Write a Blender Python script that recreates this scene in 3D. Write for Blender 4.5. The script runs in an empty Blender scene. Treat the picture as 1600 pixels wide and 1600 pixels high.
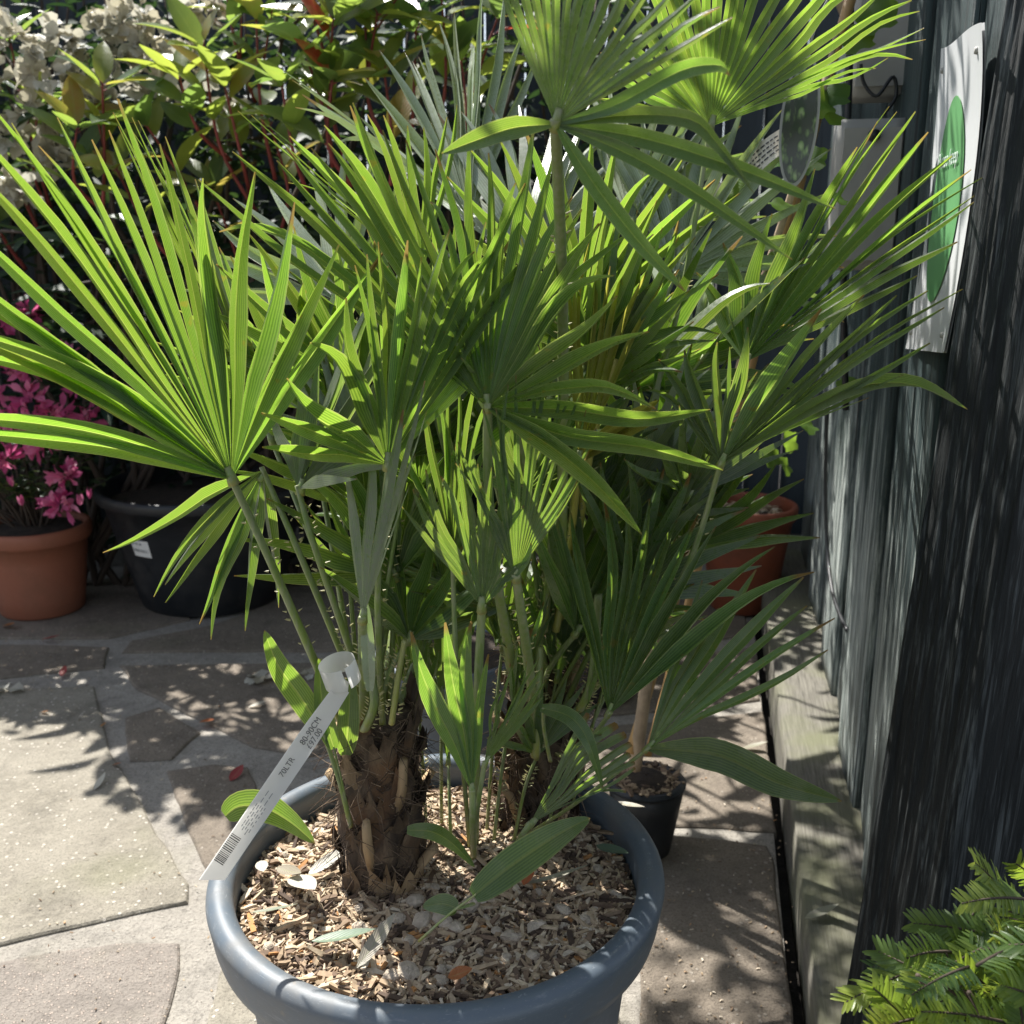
import bpy, math, random
from mathutils import Vector, Matrix, noise
R = random.Random(7)
V = Vector
rad = math.radians

# ------------------------------------------------------------------ camera, world, sun, exposure
scene = bpy.context.scene
COL = scene.collection
CAM_H, PITCH, FOC = 1.108, rad(14.5), 1600.0      # focal length in pixels of the 1600 px photo
cam_d = bpy.data.cameras.new('camera')
cam = bpy.data.objects.new('camera', cam_d); COL.objects.link(cam)
cam.location = (0, 0, CAM_H); cam.rotation_euler = (rad(90) - PITCH, 0, 0)
cam_d.sensor_width = 36; cam_d.lens = 36 * FOC / 1600
cam_d.clip_start = 0.02; cam_d.clip_end = 200
cam_d.dof.use_dof = True; cam_d.dof.focus_distance = 1.05; cam_d.dof.aperture_fstop = 10
scene.camera = cam
SUN_EL, SUN_AZ = rad(54), rad(-33)                # azimuth clockwise from +Y
TO_SUN = V((math.sin(SUN_AZ) * math.cos(SUN_EL), math.cos(SUN_AZ) * math.cos(SUN_EL), math.sin(SUN_EL)))
w = bpy.data.worlds.new('World'); scene.world = w; w.use_nodes = True
nt = w.node_tree; bg = nt.nodes['Background']
sky = nt.nodes.new('ShaderNodeTexSky'); sky.sky_type = 'NISHITA'; sky.sun_disc = False
sky.sun_elevation = SUN_EL; sky.sun_rotation = SUN_AZ
hz = nt.nodes.new('ShaderNodeHueSaturation'); hz.inputs['Saturation'].default_value = 0.55   # a hazy, paler sky
nt.links.new(sky.outputs[0], hz.inputs['Color']); nt.links.new(hz.outputs[0], bg.inputs[0]); bg.inputs[1].default_value = 0.095
sl = bpy.data.lights.new('sun', 'SUN'); sl.energy = 5.0; sl.angle = rad(0.5); sl.color = (1.0, 0.97, 0.915)
so = bpy.data.objects.new('sun', sl); COL.objects.link(so)
so.rotation_euler = TO_SUN.to_track_quat('Z', 'Y').to_euler()
scene.view_settings.view_transform = 'Standard'; scene.view_settings.look = 'None'
scene.view_settings.exposure = 1.1; scene.view_settings.gamma = 1
scene.cycles.max_bounces = 10; scene.cycles.transmission_bounces = 6; scene.cycles.diffuse_bounces = 5

CP, SP = math.cos(PITCH), math.sin(PITCH)
CAMP = V((0, 0, CAM_H))
def ray(px, py):
    u = (px - 800) / FOC; v = (800 - py) / FOC
    return V((u, CP + v * SP, -SP + v * CP))
def at(px, py, Y):                                 # the point Y metres in front along a photo ray
    d = ray(px, py); return CAMP + d * (Y / d.y)
def atz(px, py, z):                                # the point at height z along a photo ray
    d = ray(px, py); return CAMP + d * ((z - CAM_H) / d.z)

# ------------------------------------------------------------------ object helpers
def tag(o, label, cat, group=None, kind=None):
    if label: o['label'] = label
    if cat: o['category'] = cat
    if group: o['group'] = group
    if kind: o['kind'] = kind
    return o
def thing(name, label, cat, loc=(0, 0, 0), group=None):
    o = bpy.data.objects.new(name, None); COL.objects.link(o); o.location = loc
    o.empty_display_size = 0.05
    return tag(o, label, cat, group)

class MB:
    def __init__(s): s.v = []; s.f = []; s.uv = []; s.t = []; s.m = []
    def vert(s, p, uv=(0, 0), t=0.0):
        s.v.append((p[0], p[1], p[2])); s.uv.append(uv); s.t.append(t); return len(s.v) - 1
    def face(s, idx, m=0): s.f.append(idx); s.m.append(m)
    def build(s, name, mats, parent=None, smooth=True, origin=None):
        if not isinstance(mats, (list, tuple)): mats = [mats]
        off = V((0, 0, 0))
        if parent is not None: off = world_loc(parent)
        elif origin is not None: off = V(origin)
        me = bpy.data.meshes.new(name)
        me.from_pydata([(a - off.x, b - off.y, c - off.z) for a, b, c in s.v], [], s.f)
        for m in mats: me.materials.append(m)
        n = len(me.polygons)
        me.polygons.foreach_set('material_index', s.m)
        me.polygons.foreach_set('use_smooth', [smooth] * n)
        ul = me.uv_layers.new(name='UVMap')
        li = [0] * len(me.loops); me.loops.foreach_get('vertex_index', li)
        flat = []
        for i in li: flat += s.uv[i]
        ul.data.foreach_set('uv', flat)
        at_ = me.attributes.new('tint', 'FLOAT', 'POINT'); at_.data.foreach_set('value', s.t)
        me.update()
        o = bpy.data.objects.new(name, me); COL.objects.link(o)
        if parent is not None: o.parent = parent
        elif origin is not None: o.location = off
        return o
def world_loc(o):
    p = V(o.location)
    while o.parent: o = o.parent; p = p + V(o.location)
    return p

def perp(d):
    a = V((0, 0, 1)) if abs(d.z) < 0.9 else V((1, 0, 0))
    s = d.cross(a).normalized(); return s, s.cross(d).normalized()
def tube(mb, pts, radii, n=6, m=0, t=0.0, flat=1.0, cap=True, up=None):
    rings = []; L = len(pts); prev = None
    for j in range(L):
        d = (pts[min(j + 1, L - 1)] - pts[max(j - 1, 0)])
        if d.length < 1e-9: d = V((0, 0, 1))
        d.normalize()
        if prev is None:
            s, q = perp(d)
            if up is not None:
                s = d.cross(up)
                s = s.normalized() if s.length > 1e-4 else perp(d)[0]
        else: s = (prev - d * prev.dot(d)); s = s.normalized() if s.length > 1e-6 else perp(d)[0]
        prev = s; q = s.cross(d)
        r = radii[j] if isinstance(radii, (list, tuple)) else radii
        ring = []
        for k in range(n):
            a = 2 * math.pi * k / n
            ring.append(mb.vert(pts[j] + s * (r * math.cos(a)) + q * (r * flat * math.sin(a)), (k / n, j / max(1, L - 1)), t))
        rings.append(ring)
    for j in range(L - 1):
        for k in range(n):
            k2 = (k + 1) % n
            mb.face((rings[j][k], rings[j][k2], rings[j + 1][k2], rings[j + 1][k]), m)
    if cap:
        mb.face(tuple(reversed(rings[0])), m); mb.face(tuple(rings[-1]), m)
def curve(pts, n):                                 # Catmull-Rom through points
    out = []; m = len(pts)
    if m == 2: return [pts[0].lerp(pts[1], i / n) for i in range(n + 1)]
    for i in range(n + 1):
        x = i / n * (m - 1); k = min(int(x), m - 2); f = x - k
        p0 = pts[max(k - 1, 0)]; p1 = pts[k]; p2 = pts[k + 1]; p3 = pts[min(k + 2, m - 1)]
        out.append(0.5 * ((2 * p1) + (p2 - p0) * f + (2 * p0 - 5 * p1 + 4 * p2 - p3) * f * f + (3 * p1 - p0 - 3 * p2 + p3) * f ** 3))
    return out
def box(mb, c, ax, ay, az, hx, hy, hz, m=0, t=0.0):
    c, ax, ay, az = V(c), V(ax), V(ay), V(az)
    ids = [mb.vert(c + ax * (hx * sx) + ay * (hy * sy) + az * (hz * sz), ((sx + 1) / 2, (sz + 1) / 2), t)
           for sz in (-1, 1) for sy in (-1, 1) for sx in (-1, 1)]
    for f in ((0, 2, 3, 1), (4, 5, 7, 6), (0, 1, 5, 4), (2, 6, 7, 3), (0, 4, 6, 2), (1, 3, 7, 5)):
        mb.face(tuple(ids[i] for i in f), m)
def lathe(mb, c, prof, n=64, m=0, wob=0.0):
    rings = []
    for j, (r, z) in enumerate(prof):
        ring = []
        for k in range(n):
            a = 2 * math.pi * k / n
            rr = r * (1 + wob * noise.noise(V((math.cos(a) * 1.3, math.sin(a) * 1.3, z * 3))))
            ring.append(mb.vert((c[0] + rr * math.cos(a), c[1] + rr * math.sin(a), c[2] + z), (k / n, j / len(prof))))
        rings.append(ring)
    for j in range(len(prof) - 1):
        for k in range(n):
            k2 = (k + 1) % n
            mb.face((rings[j][k], rings[j][k2], rings[j + 1][k2], rings[j + 1][k]), m)
    return rings

# ------------------------------------------------------------------ material helpers
class N:
    def __init__(s, name):
        s.mat = bpy.data.materials.new(name); s.mat.use_nodes = True
        s.t = s.mat.node_tree; s.p = s.t.nodes['Principled BSDF']; s.out = s.t.nodes['Material Output']
    def n(s, typ, ins=None, **kw):
        nd = s.t.nodes.new('ShaderNode' + typ)
        for k, v in kw.items(): setattr(nd, k, v)
        for k, v in (ins or {}).items(): s.set(nd.inputs[k], v)
        return nd
    def set(s, sock, v):
        if isinstance(v, bpy.types.NodeSocket): s.t.links.new(v, sock)
        elif isinstance(v, (tuple, list)) and len(v) == 3 and sock.type == 'RGBA': sock.default_value = (*v, 1)
        else: sock.default_value = v
    def math(s, op, a, b=0.0, clamp=False):
        nd = s.n('Math', {0: a, 1: b}, operation=op, use_clamp=clamp); return nd.outputs[0]
    def mix(s, f, a, b, mode='MIX'):
        nd = s.n('MixRGB', {0: f, 1: a, 2: b}, blend_type=mode); return nd.outputs[0]
    def noise(s, vec=None, scale=5, detail=4, rough=0.55, dist=0.0):
        nd = s.n('TexNoise', {'Scale': scale, 'Detail': detail, 'Roughness': rough, 'Distortion': dist})
        if vec is not None: s.set(nd.inputs['Vector'], vec)
        return nd.outputs[0]
    def rng(s, v, a, b, c=0.0, d=1.0):
        return s.n('MapRange', {0: v, 1: a, 2: b, 3: c, 4: d}).outputs[0]
    def ramp(s, f, stops):
        nd = s.n('ValToRGB', {0: f}); e = nd.color_ramp.elements
        while len(e) > 1: e.remove(e[0])
        e[0].position = stops[0][0]; e[0].color = (*stops[0][1], 1)
        for p, c in stops[1:]:
            x = e.new(p); x.color = (*c, 1)
        return nd.outputs[0]
    def coord(s, which='Object'): return s.n('TexCoord').outputs[which]
    def mapping(s, vec, scale=(1, 1, 1)):
        nd = s.n('Mapping', {'Vector': vec}); nd.inputs['Scale'].default_value = scale; return nd.outputs[0]
    def bump(s, h, strength=0.5, dist=0.01):
        nd = s.n('Bump', {'Strength': strength, 'Distance': dist, 'Height': h}); s.set(s.p.inputs['Normal'], nd.outputs[0]); return nd.outputs[0]
    def P(s, **kw):
        for k, v in kw.items(): s.set(s.p.inputs[k.replace('_', ' ')], v)
        return s
def attr(m, name='tint'): return m.n('Attribute', attribute_name=name).outputs['Fac']

def simple(name, col, rough=0.6, var=0.25, scale=20, bump=0.0, spec=0.5, bscale=None):
    m = N(name); c = m.coord()
    nz = m.noise(c, scale)
    a = tuple(x * (1 - var) for x in col); b = tuple(min(1, x * (1 + var)) for x in col)
    m.P(Base_Color=m.mix(m.rng(nz, 0.3, 0.7), a, b), Roughness=rough)
    m.p.inputs['Specular IOR Level'].default_value = spec
    if bump: m.bump(m.noise(c, bscale or scale * 3, 5), bump, 0.005)
    return m.mat

def palm_mat(name, base=(0.065, 0.105, 0.045), base2=(0.10, 0.15, 0.065), trans=(0.17, 0.32, 0.025), trans2=(0.38, 0.60, 0.06),
             scurf=0.6, tfac=0.52, rough=0.28, tip=True):
    m = N(name); uv = m.n('SeparateXYZ', {0: m.n('UVMap').outputs[0]})
    u, v = uv.outputs[0], uv.outputs[1]
    obj = m.coord()
    st = m.math('SINE', m.math('MULTIPLY', u, 75.0)); st = m.rng(st, -1, 1)
    rib = m.rng(m.math('ABSOLUTE', m.math('SUBTRACT', u, 0.5)), 0.0, 0.05, 1, 0)
    nz = m.noise(obj, 14, 4); fine = m.noise(obj, 170, 3, 0.7)
    ti = attr(m)
    col = m.mix(m.rng(nz, 0.35, 0.65), base, base2)
    col = m.mix(m.math('MULTIPLY', st, 0.4), col, tuple(x * 1.8 for x in base2))
    hs = m.n('HueSaturation', {'Hue': m.rng(ti, 0, 1, 0.485, 0.512), 'Saturation': 0.95, 'Value': m.rng(ti, 0, 1, 0.8, 1.25), 'Color': col}).outputs[0]
    tc = m.mix(st, trans, trans2)
    tc = m.mix(m.math('MULTIPLY', m.rng(nz, 0.5, 0.72), 0.35), tc, (0.42, 0.56, 0.05))
    tc = m.mix(m.math('MULTIPLY', rib, 0.85), tc, (0.66, 0.78, 0.16))
    edge = m.rng(m.math('ABSOLUTE', m.math('SUBTRACT', u, 0.5)), 0.455, 0.5, 0, 1)
    tc = m.mix(m.math('MULTIPLY', edge, 0.7), tc, (0.70, 0.74, 0.22)); hs = m.mix(m.math('MULTIPLY', edge, 0.55), hs, (0.26, 0.29, 0.11))
    tc = m.n('HueSaturation', {'Hue': m.rng(ti, 0, 1, 0.485, 0.51), 'Value': m.rng(ti, 0, 1, 0.85, 1.08), 'Color': tc}).outputs[0]
    back = m.n('NewGeometry').outputs['Backfacing']
    sc = m.math('MULTIPLY', back, m.rng(fine, 0.4, 0.62, 0.25 * scurf, scurf))
    hs = m.mix(sc, hs, (0.20, 0.215, 0.165))
    tc = m.mix(m.math('MULTIPLY', sc, 0.75), tc, (0.24, 0.30, 0.09))
    dust = m.math('MULTIPLY', m.rng(m.noise(obj, 26, 6, 0.7), 0.48, 0.72), 0.4); hs = m.mix(dust, hs, (0.24, 0.24, 0.17)); tc = m.mix(m.math('MULTIPLY', dust, 0.35), tc, (0.30, 0.36, 0.10))
    spots = m.rng(m.noise(obj, 55, 2), 0.70, 0.76)
    hs = m.mix(m.math('MULTIPLY', spots, 0.6), hs, (0.16, 0.13, 0.04)); tc = m.mix(m.math('MULTIPLY', spots, 0.6), tc, (0.5, 0.42, 0.05))
    if tip:
        tp = m.rng(m.math('ADD', v, m.math('ADD', m.math('MULTIPLY', m.math('SUBTRACT', nz, 0.5), 0.10), m.math('MULTIPLY', m.rng(ti, 0.62, 0.9), 0.07))), 0.955, 1.0)
        hs = m.mix(tp, hs, (0.17, 0.10, 0.035)); tc = m.mix(tp, tc, (0.36, 0.25, 0.07))
    m.P(Base_Color=hs, Roughness=m.rng(fine, 0.3, 0.7, rough - 0.06, rough + 0.12))
    m.p.inputs['Specular IOR Level'].default_value = 0.5
    bn = m.bump(m.math('ADD', m.math('MULTIPLY', st, 0.5), fine), 0.25, 0.0008)
    tr = m.n('BsdfTranslucent', {'Color': tc})
    ms = m.n('MixShader', {0: tfac, 1: m.p.outputs[0], 2: tr.outputs[0]})
    m.t.links.new(ms.outputs[0], m.out.inputs[0])
    return m.mat
def leaf_mat(name, stops, tstops, tfac=0.42, rough=0.3, spec=0.5):
    m = N(name); ti = attr(m); uv = m.n('SeparateXYZ', {0: m.n('UVMap').outputs[0]})
    nz = m.noise(m.coord(), 40, 3)
    f = m.math('ADD', ti, m.math('MULTIPLY', m.math('SUBTRACT', nz, 0.5), 0.2), True)
    rib = m.rng(m.math('ABSOLUTE', m.math('SUBTRACT', uv.outputs[0], 0.5)), 0.01, 0.06, 1, 0)
    c = m.ramp(f, stops); tcol = m.ramp(f, tstops)
    c = m.mix(m.math('MULTIPLY', rib, 0.35), c, (0.25, 0.3, 0.12))
    m.P(Base_Color=c, Roughness=rough); m.p.inputs['Specular IOR Level'].default_value = spec
    vein = m.math('SINE', m.math('ADD', m.math('MULTIPLY', uv.outputs[1], 60), m.math('MULTIPLY', m.math('ABSOLUTE', m.math('SUBTRACT', uv.outputs[0], 0.5)), -40)))
    m.bump(m.math('ADD', m.math('MULTIPLY', vein, 0.3), nz), 0.25, 0.002)
    tr = m.n('BsdfTranslucent', {'Color': tcol})
    ms = m.n('MixShader', {0: tfac, 1: m.p.outputs[0], 2: tr.outputs[0]})
    m.t.links.new(ms.outputs[0], m.out.inputs[0])
    return m.mat

M = {}
M['palm'] = palm_mat('palm leaf')
M['palm_grey'] = palm_mat('scurfy palm leaf', base=(0.085, 0.115, 0.07), base2=(0.13, 0.16, 0.10), scurf=0.9, tfac=0.42, rough=0.31)
M['palm_silver'] = palm_mat('glaucous palm leaf with painted glint', base=(0.22, 0.27, 0.19), base2=(0.32, 0.37, 0.28), trans=(0.24, 0.40, 0.06), trans2=(0.4, 0.55, 0.1), scurf=0.4, tfac=0.25, rough=0.27)  # waxy bloom, paled further to paint in sun glints
M['palm_young'] = palm_mat('young yellow palm leaf', base=(0.16, 0.17, 0.03), base2=(0.22, 0.22, 0.05), trans=(0.62, 0.58, 0.06), trans2=(0.7, 0.68, 0.12), scurf=0.3)
M['palm_dark'] = palm_mat('deep green palm leaf with painted shade', base=(0.045, 0.08, 0.035), base2=(0.075, 0.12, 0.05), trans=(0.15, 0.30, 0.02), trans2=(0.34, 0.52, 0.06), scurf=0.45, tfac=0.45)  # deeper green puts shade into the colour of shadowed fronds
def stalk_mat():
    m = N('palm stalk'); uv = m.n('SeparateXYZ', {0: m.n('UVMap').outputs[0]}); ti = attr(m)
    c = m.ramp(uv.outputs[1], [(0, (0.30, 0.27, 0.07)), (0.25, (0.21, 0.27, 0.06)), (0.7, (0.15, 0.22, 0.06)), (1, (0.22, 0.25, 0.09))])
    nz = m.noise(m.mapping(m.coord(), (30, 30, 8)), 6, 4)
    c = m.mix(m.rng(nz, 0.4, 0.7), c, (0.24, 0.26, 0.15))
    c = m.mix(m.rng(ti, 0.5, 1.0), c, (0.62, 0.53, 0.12))
    m.P(Base_Color=c, Roughness=0.42); m.bump(nz, 0.2, 0.001); return m.mat
M['stalk'] = stalk_mat()
M['spine'] = simple('palm spine', (0.36, 0.33, 0.14), 0.45)
def bark_mat():
    m = N('palm bark'); c = m.coord()
    n1 = m.noise(m.mapping(c, (1, 1, 0.35)), 60, 6, 0.65); n2 = m.noise(c, 12, 3)
    col = m.ramp(n1, [(0.25, (0.02, 0.014, 0.010)), (0.5, (0.075, 0.05, 0.032)), (0.75, (0.19, 0.135, 0.085))])
    col = m.mix(m.rng(n2, 0.5, 0.7), col, (0.16, 0.08, 0.035))
    ti = attr(m); col = m.mix(m.rng(ti, 0.4, 1), col, (0.42, 0.29, 0.16))
    m.P(Base_Color=col, Roughness=0.9); m.bump(n1, 0.9, 0.006); return m.mat
M['bark'] = bark_mat()
def fibre_mat():
    m = N('palm fibre'); ti = attr(m)
    m.P(Base_Color=m.ramp(ti, [(0, (0.035, 0.022, 0.014)), (0.6, (0.115, 0.072, 0.045)), (1, (0.33, 0.235, 0.15))]), Roughness=0.8); return m.mat
M['fibre'] = fibre_mat()
def plastic(name, col, rough=0.4, scuff=(0.3, 0.33, 0.36), amt=0.25, dirt=(0.12, 0.1, 0.08)):
    m = N(name); c = m.coord()
    s = m.rng(m.noise(m.mapping(c, (1, 1, 6)), 30, 6, 0.7), 0.58, 0.75); d = m.noise(c, 9, 5, 0.65)
    col2 = m.mix(m.math('MULTIPLY', s, amt), col, scuff)
    col2 = m.mix(m.math('MULTIPLY', m.rng(d, 0.48, 0.72), 0.5), col2, dirt)
    scr = m.rng(m.noise(m.mapping(c, (1, 1, 9)), 120, 3, 0.5, 1.5), 0.66, 0.70); sp_ = m.rng(m.noise(c, 75, 4, 0.6), 0.66, 0.72)
    col2 = m.mix(m.math('MULTIPLY', scr, 0.35), col2, scuff); col2 = m.mix(m.math('MULTIPLY', sp_, 0.5), col2, dirt)
    m.P(Base_Color=col2, Roughness=m.rng(d, 0.3, 0.7, rough - 0.08, rough + 0.25)); m.bump(m.noise(c, 300, 2), 0.05, 0.001); return m.mat
M['pot'] = plastic('blue grey plastic', (0.10, 0.125, 0.15), 0.38, (0.34, 0.35, 0.36), 0.45, (0.22, 0.19, 0.15))
M['black_pot'] = plastic('black nursery plastic', (0.011, 0.013, 0.016), 0.42, (0.06, 0.065, 0.07), 0.3, (0.05, 0.045, 0.04))
M['terracotta'] = plastic('terracotta plastic', (0.29, 0.10, 0.055), 0.55, (0.45, 0.2, 0.12), 0.3, (0.2, 0.09, 0.05))
M['red_pot'] = plastic('red brown glaze', (0.24, 0.062, 0.028), 0.42, (0.3, 0.10, 0.05), 0.3, (0.1, 0.04, 0.02))
M['grey_pot'] = plastic('slate grey plastic', (0.07, 0.09, 0.115), 0.5)
M['soil'] = simple('potting soil', (0.035, 0.024, 0.017), 0.95, 0.6, 40, 0.8)
def chips_mat():
    m = N('bark chips'); ti = attr(m); c = m.coord()
    col = m.ramp(ti, [(0, (0.06, 0.038, 0.027)), (0.2, (0.22, 0.145, 0.095)), (0.5, (0.44, 0.32, 0.20)), (0.8, (0.60, 0.48, 0.33)), (0.95, (0.68, 0.60, 0.48)), (1, (0.5, 0.24, 0.08))])
    n1 = m.noise(c, 120, 4)
    m.P(Base_Color=m.mix(m.rng(n1, 0.35, 0.7), col, m.mix(0.5, col, (0.12, 0.08, 0.05))), Roughness=0.85); m.bump(n1, 0.4, 0.002); return m.mat
M['chips'] = chips_mat()
M['pebble'] = simple('pale limestone', (0.47, 0.39, 0.30), 0.9, 0.35, 60, 0.9)
def stone_mat(name, a, b, fleck=0.5, agg=False):
    m = N(name); c = m.coord()
    n1 = m.noise(c, 3.0, 6, 0.6); n2 = m.noise(c, 45, 5, 0.65); n3 = m.noise(c, 11, 5, 0.6)
    col = m.mix(m.rng(n1, 0.32, 0.68), a, b)
    col = m.mix(m.math('MULTIPLY', m.rng(n3, 0.45, 0.7), 0.45), col, tuple(x * 0.55 for x in a))
    grit = m.noise(c, 210, 4, 0.75); col = m.mix(m.math('MULTIPLY', m.rng(n2, 0.35, 0.7), 0.45), col, tuple(min(1, x * 1.25) for x in b)); col = m.mix(m.math('MULTIPLY', m.rng(grit, 0.5, 0.62), 0.55), col, tuple(x * .38 for x in a))
    vo = m.n('TexVoronoi', {'Vector': m.mapping(c, (1, 1, 0.2)), 'Scale': 150.0 if agg else 95.0, 'Randomness': 1.0})
    cell = m.n('SeparateColor', {0: vo.outputs['Color']}).outputs[0]
    fl = m.math('MULTIPLY', m.rng(vo.outputs['Distance'], 0.34, 0.26), m.rng(cell, 0.80 if not agg else 0.25, 0.84 if not agg else 0.6))
    col = m.mix(m.math('MULTIPLY', fl, fleck), col, (0.62, 0.56, 0.48) if not agg else (0.45, 0.37, 0.31))
    g = m.rng(m.noise(c, 2.2, 4), 0.58, 0.72)
    col = m.mix(m.math('MULTIPLY', g, 0.35), col, (0.16, 0.17, 0.07))
    m.P(Base_Color=col, Roughness=0.88)
    h = m.math('ADD', m.math('MULTIPLY', n2, 0.6), m.math('MULTIPLY', fl, 0.8 if agg else 0.25))
    st = m.rng(m.noise(c, 5.5, 7, 0.75, 0.6), 0.55, 0.66); col2 = m.mix(m.math('MULTIPLY', st, 0.4), col, tuple(x * 0.4 for x in a)); m.P(Base_Color=col2)
    h = m.math('ADD', h, m.math('ADD', m.math('MULTIPLY', m.noise(c, 16, 8, 0.7), 1.4), m.math('MULTIPLY', grit, 0.5)))
    m.bump(h, 0.9, 0.007); return m.mat
M['stone_a'] = stone_mat('tan flagstone', (0.22, 0.195, 0.15), (0.315, 0.285, 0.23), 0.85)
M['stone_b'] = stone_mat('pebbly flagstone', (0.20, 0.172, 0.147), (0.28, 0.245, 0.21), 0.9, True)
M['stone_c'] = stone_mat('grey brown flagstone', (0.155, 0.125, 0.095), (0.24, 0.20, 0.155), 0.3)
M['mortar'] = stone_mat('pale mortar', (0.265, 0.24, 0.205), (0.36, 0.33, 0.285), 0.15)
M['earth'] = simple('damp earth', (0.022, 0.018, 0.014), 0.95, 0.5, 30, 0.8)
def wood_mat(name, dark, light, lo=0.4, hi=0.65, rough=0.5, spec=0.5, bump=0.6, bd=0.004, tintcol=None):
    m = N(name); c = m.coord()
    g = m.noise(m.mapping(c, (1, 1, 0.035)), 190, 9, 0.72, 0.3); g2 = m.noise(m.mapping(c, (1, 1, 0.10)), 16, 8, 0.7)
    f = m.math('ADD', m.math('MULTIPLY', g, 0.6), m.math('MULTIPLY', g2, 0.4))
    col = m.mix(m.rng(f, lo, hi), dark, light)
    crk = m.rng(m.noise(m.mapping(c, (1, 1, 0.008)), 240, 2, 0.5), 0.60, 0.64); col = m.mix(m.math('MULTIPLY', crk, 0.8), col, tuple(x * .4 for x in dark))
    if tintcol: col = m.mix(m.math('MULTIPLY', m.rng(m.noise(m.mapping(c, (1, 1, 0.5)), 8, 5), 0.5, 0.75), 0.5), col, tintcol)
    m.P(Base_Color=col, Roughness=m.rng(g, 0.3, 0.7, rough - 0.1, rough + 0.2)); m.p.inputs['Specular IOR Level'].default_value = spec
    m.bump(g, bump, bd); return m.mat
def fence_mat():
    m = N('blue green fence paint with painted sun streaks'); c = m.coord(); pos = m.n('SeparateXYZ', {0: m.n('NewGeometry').outputs['Position']})
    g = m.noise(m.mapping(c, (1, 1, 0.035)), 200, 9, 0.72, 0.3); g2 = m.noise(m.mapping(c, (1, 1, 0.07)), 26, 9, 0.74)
    sun_streaks = m.math('ADD', m.math('MULTIPLY', g, 0.35), m.math('MULTIPLY', g2, 0.65))
    low = m.rng(pos.outputs[2], 0.45, 1.05, 0.035, -0.11)                # sun streaks put into the colour, strongest low on the boards
    w_ = m.rng(m.math('ADD', sun_streaks, low), 0.46, 0.58)
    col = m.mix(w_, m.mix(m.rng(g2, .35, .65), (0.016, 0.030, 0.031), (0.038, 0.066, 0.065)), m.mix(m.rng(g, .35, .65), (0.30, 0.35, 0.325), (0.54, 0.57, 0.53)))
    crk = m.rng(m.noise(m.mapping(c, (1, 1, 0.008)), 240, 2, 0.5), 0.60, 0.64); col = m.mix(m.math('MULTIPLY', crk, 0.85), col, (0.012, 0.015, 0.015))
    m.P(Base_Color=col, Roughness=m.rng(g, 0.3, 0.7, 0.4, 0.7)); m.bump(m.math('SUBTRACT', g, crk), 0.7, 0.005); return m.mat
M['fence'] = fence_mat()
M['fence_plain'] = wood_mat('weathered blue green paint', (0.13, 0.165, 0.16), (0.42, 0.46, 0.44), 0.38, 0.60, 0.42, tintcol=(0.08, 0.16, 0.15))
M['post'] = wood_mat('black green paint', (0.012, 0.015, 0.016), (0.13, 0.145, 0.145), 0.50, 0.64, 0.55, 0.3, 0.8, 0.004)  # pale grain streaks put grazing sunlight into the colour
M['wall_dark'] = wood_mat('dark navy boards', (0.016, 0.024, 0.030), (0.03, 0.042, 0.05), 0.4, 0.66, 0.6)
def sleeper_mat():
    m = N('old grey timber'); rt = m.n('Mapping', {'Vector': m.coord()}); rt.inputs['Rotation'].default_value = (0, 0, 0.192); c = rt.outputs[0]   # grain runs along the sleeper
    g = m.noise(m.mapping(c, (1, 0.05, 1)), 190, 9, 0.72, 0.2); n1 = m.noise(c, 7, 5)
    col = m.mix(m.rng(g, 0.35, 0.68), (0.075, 0.068, 0.055), (0.21, 0.195, 0.16))
    col = m.mix(m.math('MULTIPLY', m.rng(n1, 0.42, 0.66), 0.7), col, (0.14, 0.145, 0.075))
    m.P(Base_Color=col, Roughness=0.85); m.bump(g, 0.6, 0.005); return m.mat
M['sleeper'] = sleeper_mat()
M['photinia'] = leaf_mat('photinia leaf', [(0, (0.05, 0.09, 0.05)), (0.5, (0.08, 0.13, 0.055)), (0.78, (0.16, 0.19, 0.045)), (0.92, (0.26, 0.15, 0.04)), (1, (0.30, 0.03, 0.025))],
                         [(0, (0.26, 0.42, 0.09)), (0.5, (0.42, 0.58, 0.09)), (0.78, (0.64, 0.72, 0.10)), (0.92, (0.72, 0.52, 0.12)), (1, (0.75, 0.10, 0.08))], 0.42, 0.30, 0.4)
M['rhodo'] = leaf_mat('rhododendron leaf', [(0, (0.012, 0.03, 0.02)), (1, (0.035, 0.065, 0.035))], [(0, (0.05, 0.11, 0.03)), (1, (0.14, 0.24, 0.05))], 0.22, 0.55, 0.22)
M['azalea_leaf'] = leaf_mat('azalea leaf', [(0, (0.02, 0.05, 0.025)), (1, (0.07, 0.10, 0.04))], [(0, (0.12, 0.22, 0.05)), (1, (0.28, 0.36, 0.08))], 0.35, 0.4)
M['vine_leaf'] = leaf_mat('vine leaf', [(0, (0.04, 0.10, 0.02)), (1, (0.08, 0.15, 0.03))], [(0, (0.22, 0.42, 0.04)), (1, (0.42, 0.60, 0.06))], 0.5, 0.5, 0.25)
M['yew'] = leaf_mat('yew needle', [(0, (0.03, 0.065, 0.028)), (0.45, (0.10, 0.16, 0.04)), (1, (0.26, 0.31, 0.05))], [(0, (0.16, 0.3, 0.04)), (0.5, (0.4, 0.56, 0.06)), (1, (0.66, 0.74, 0.09))], 0.4, 0.32)
M['petal_white'] = leaf_mat('white petal', [(0, (0.44, 0.40, 0.30)), (1, (0.62, 0.60, 0.53))], [(0, (0.5, 0.45, 0.3)), (1, (0.66, 0.64, 0.55))], 0.35, 0.55)
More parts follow.
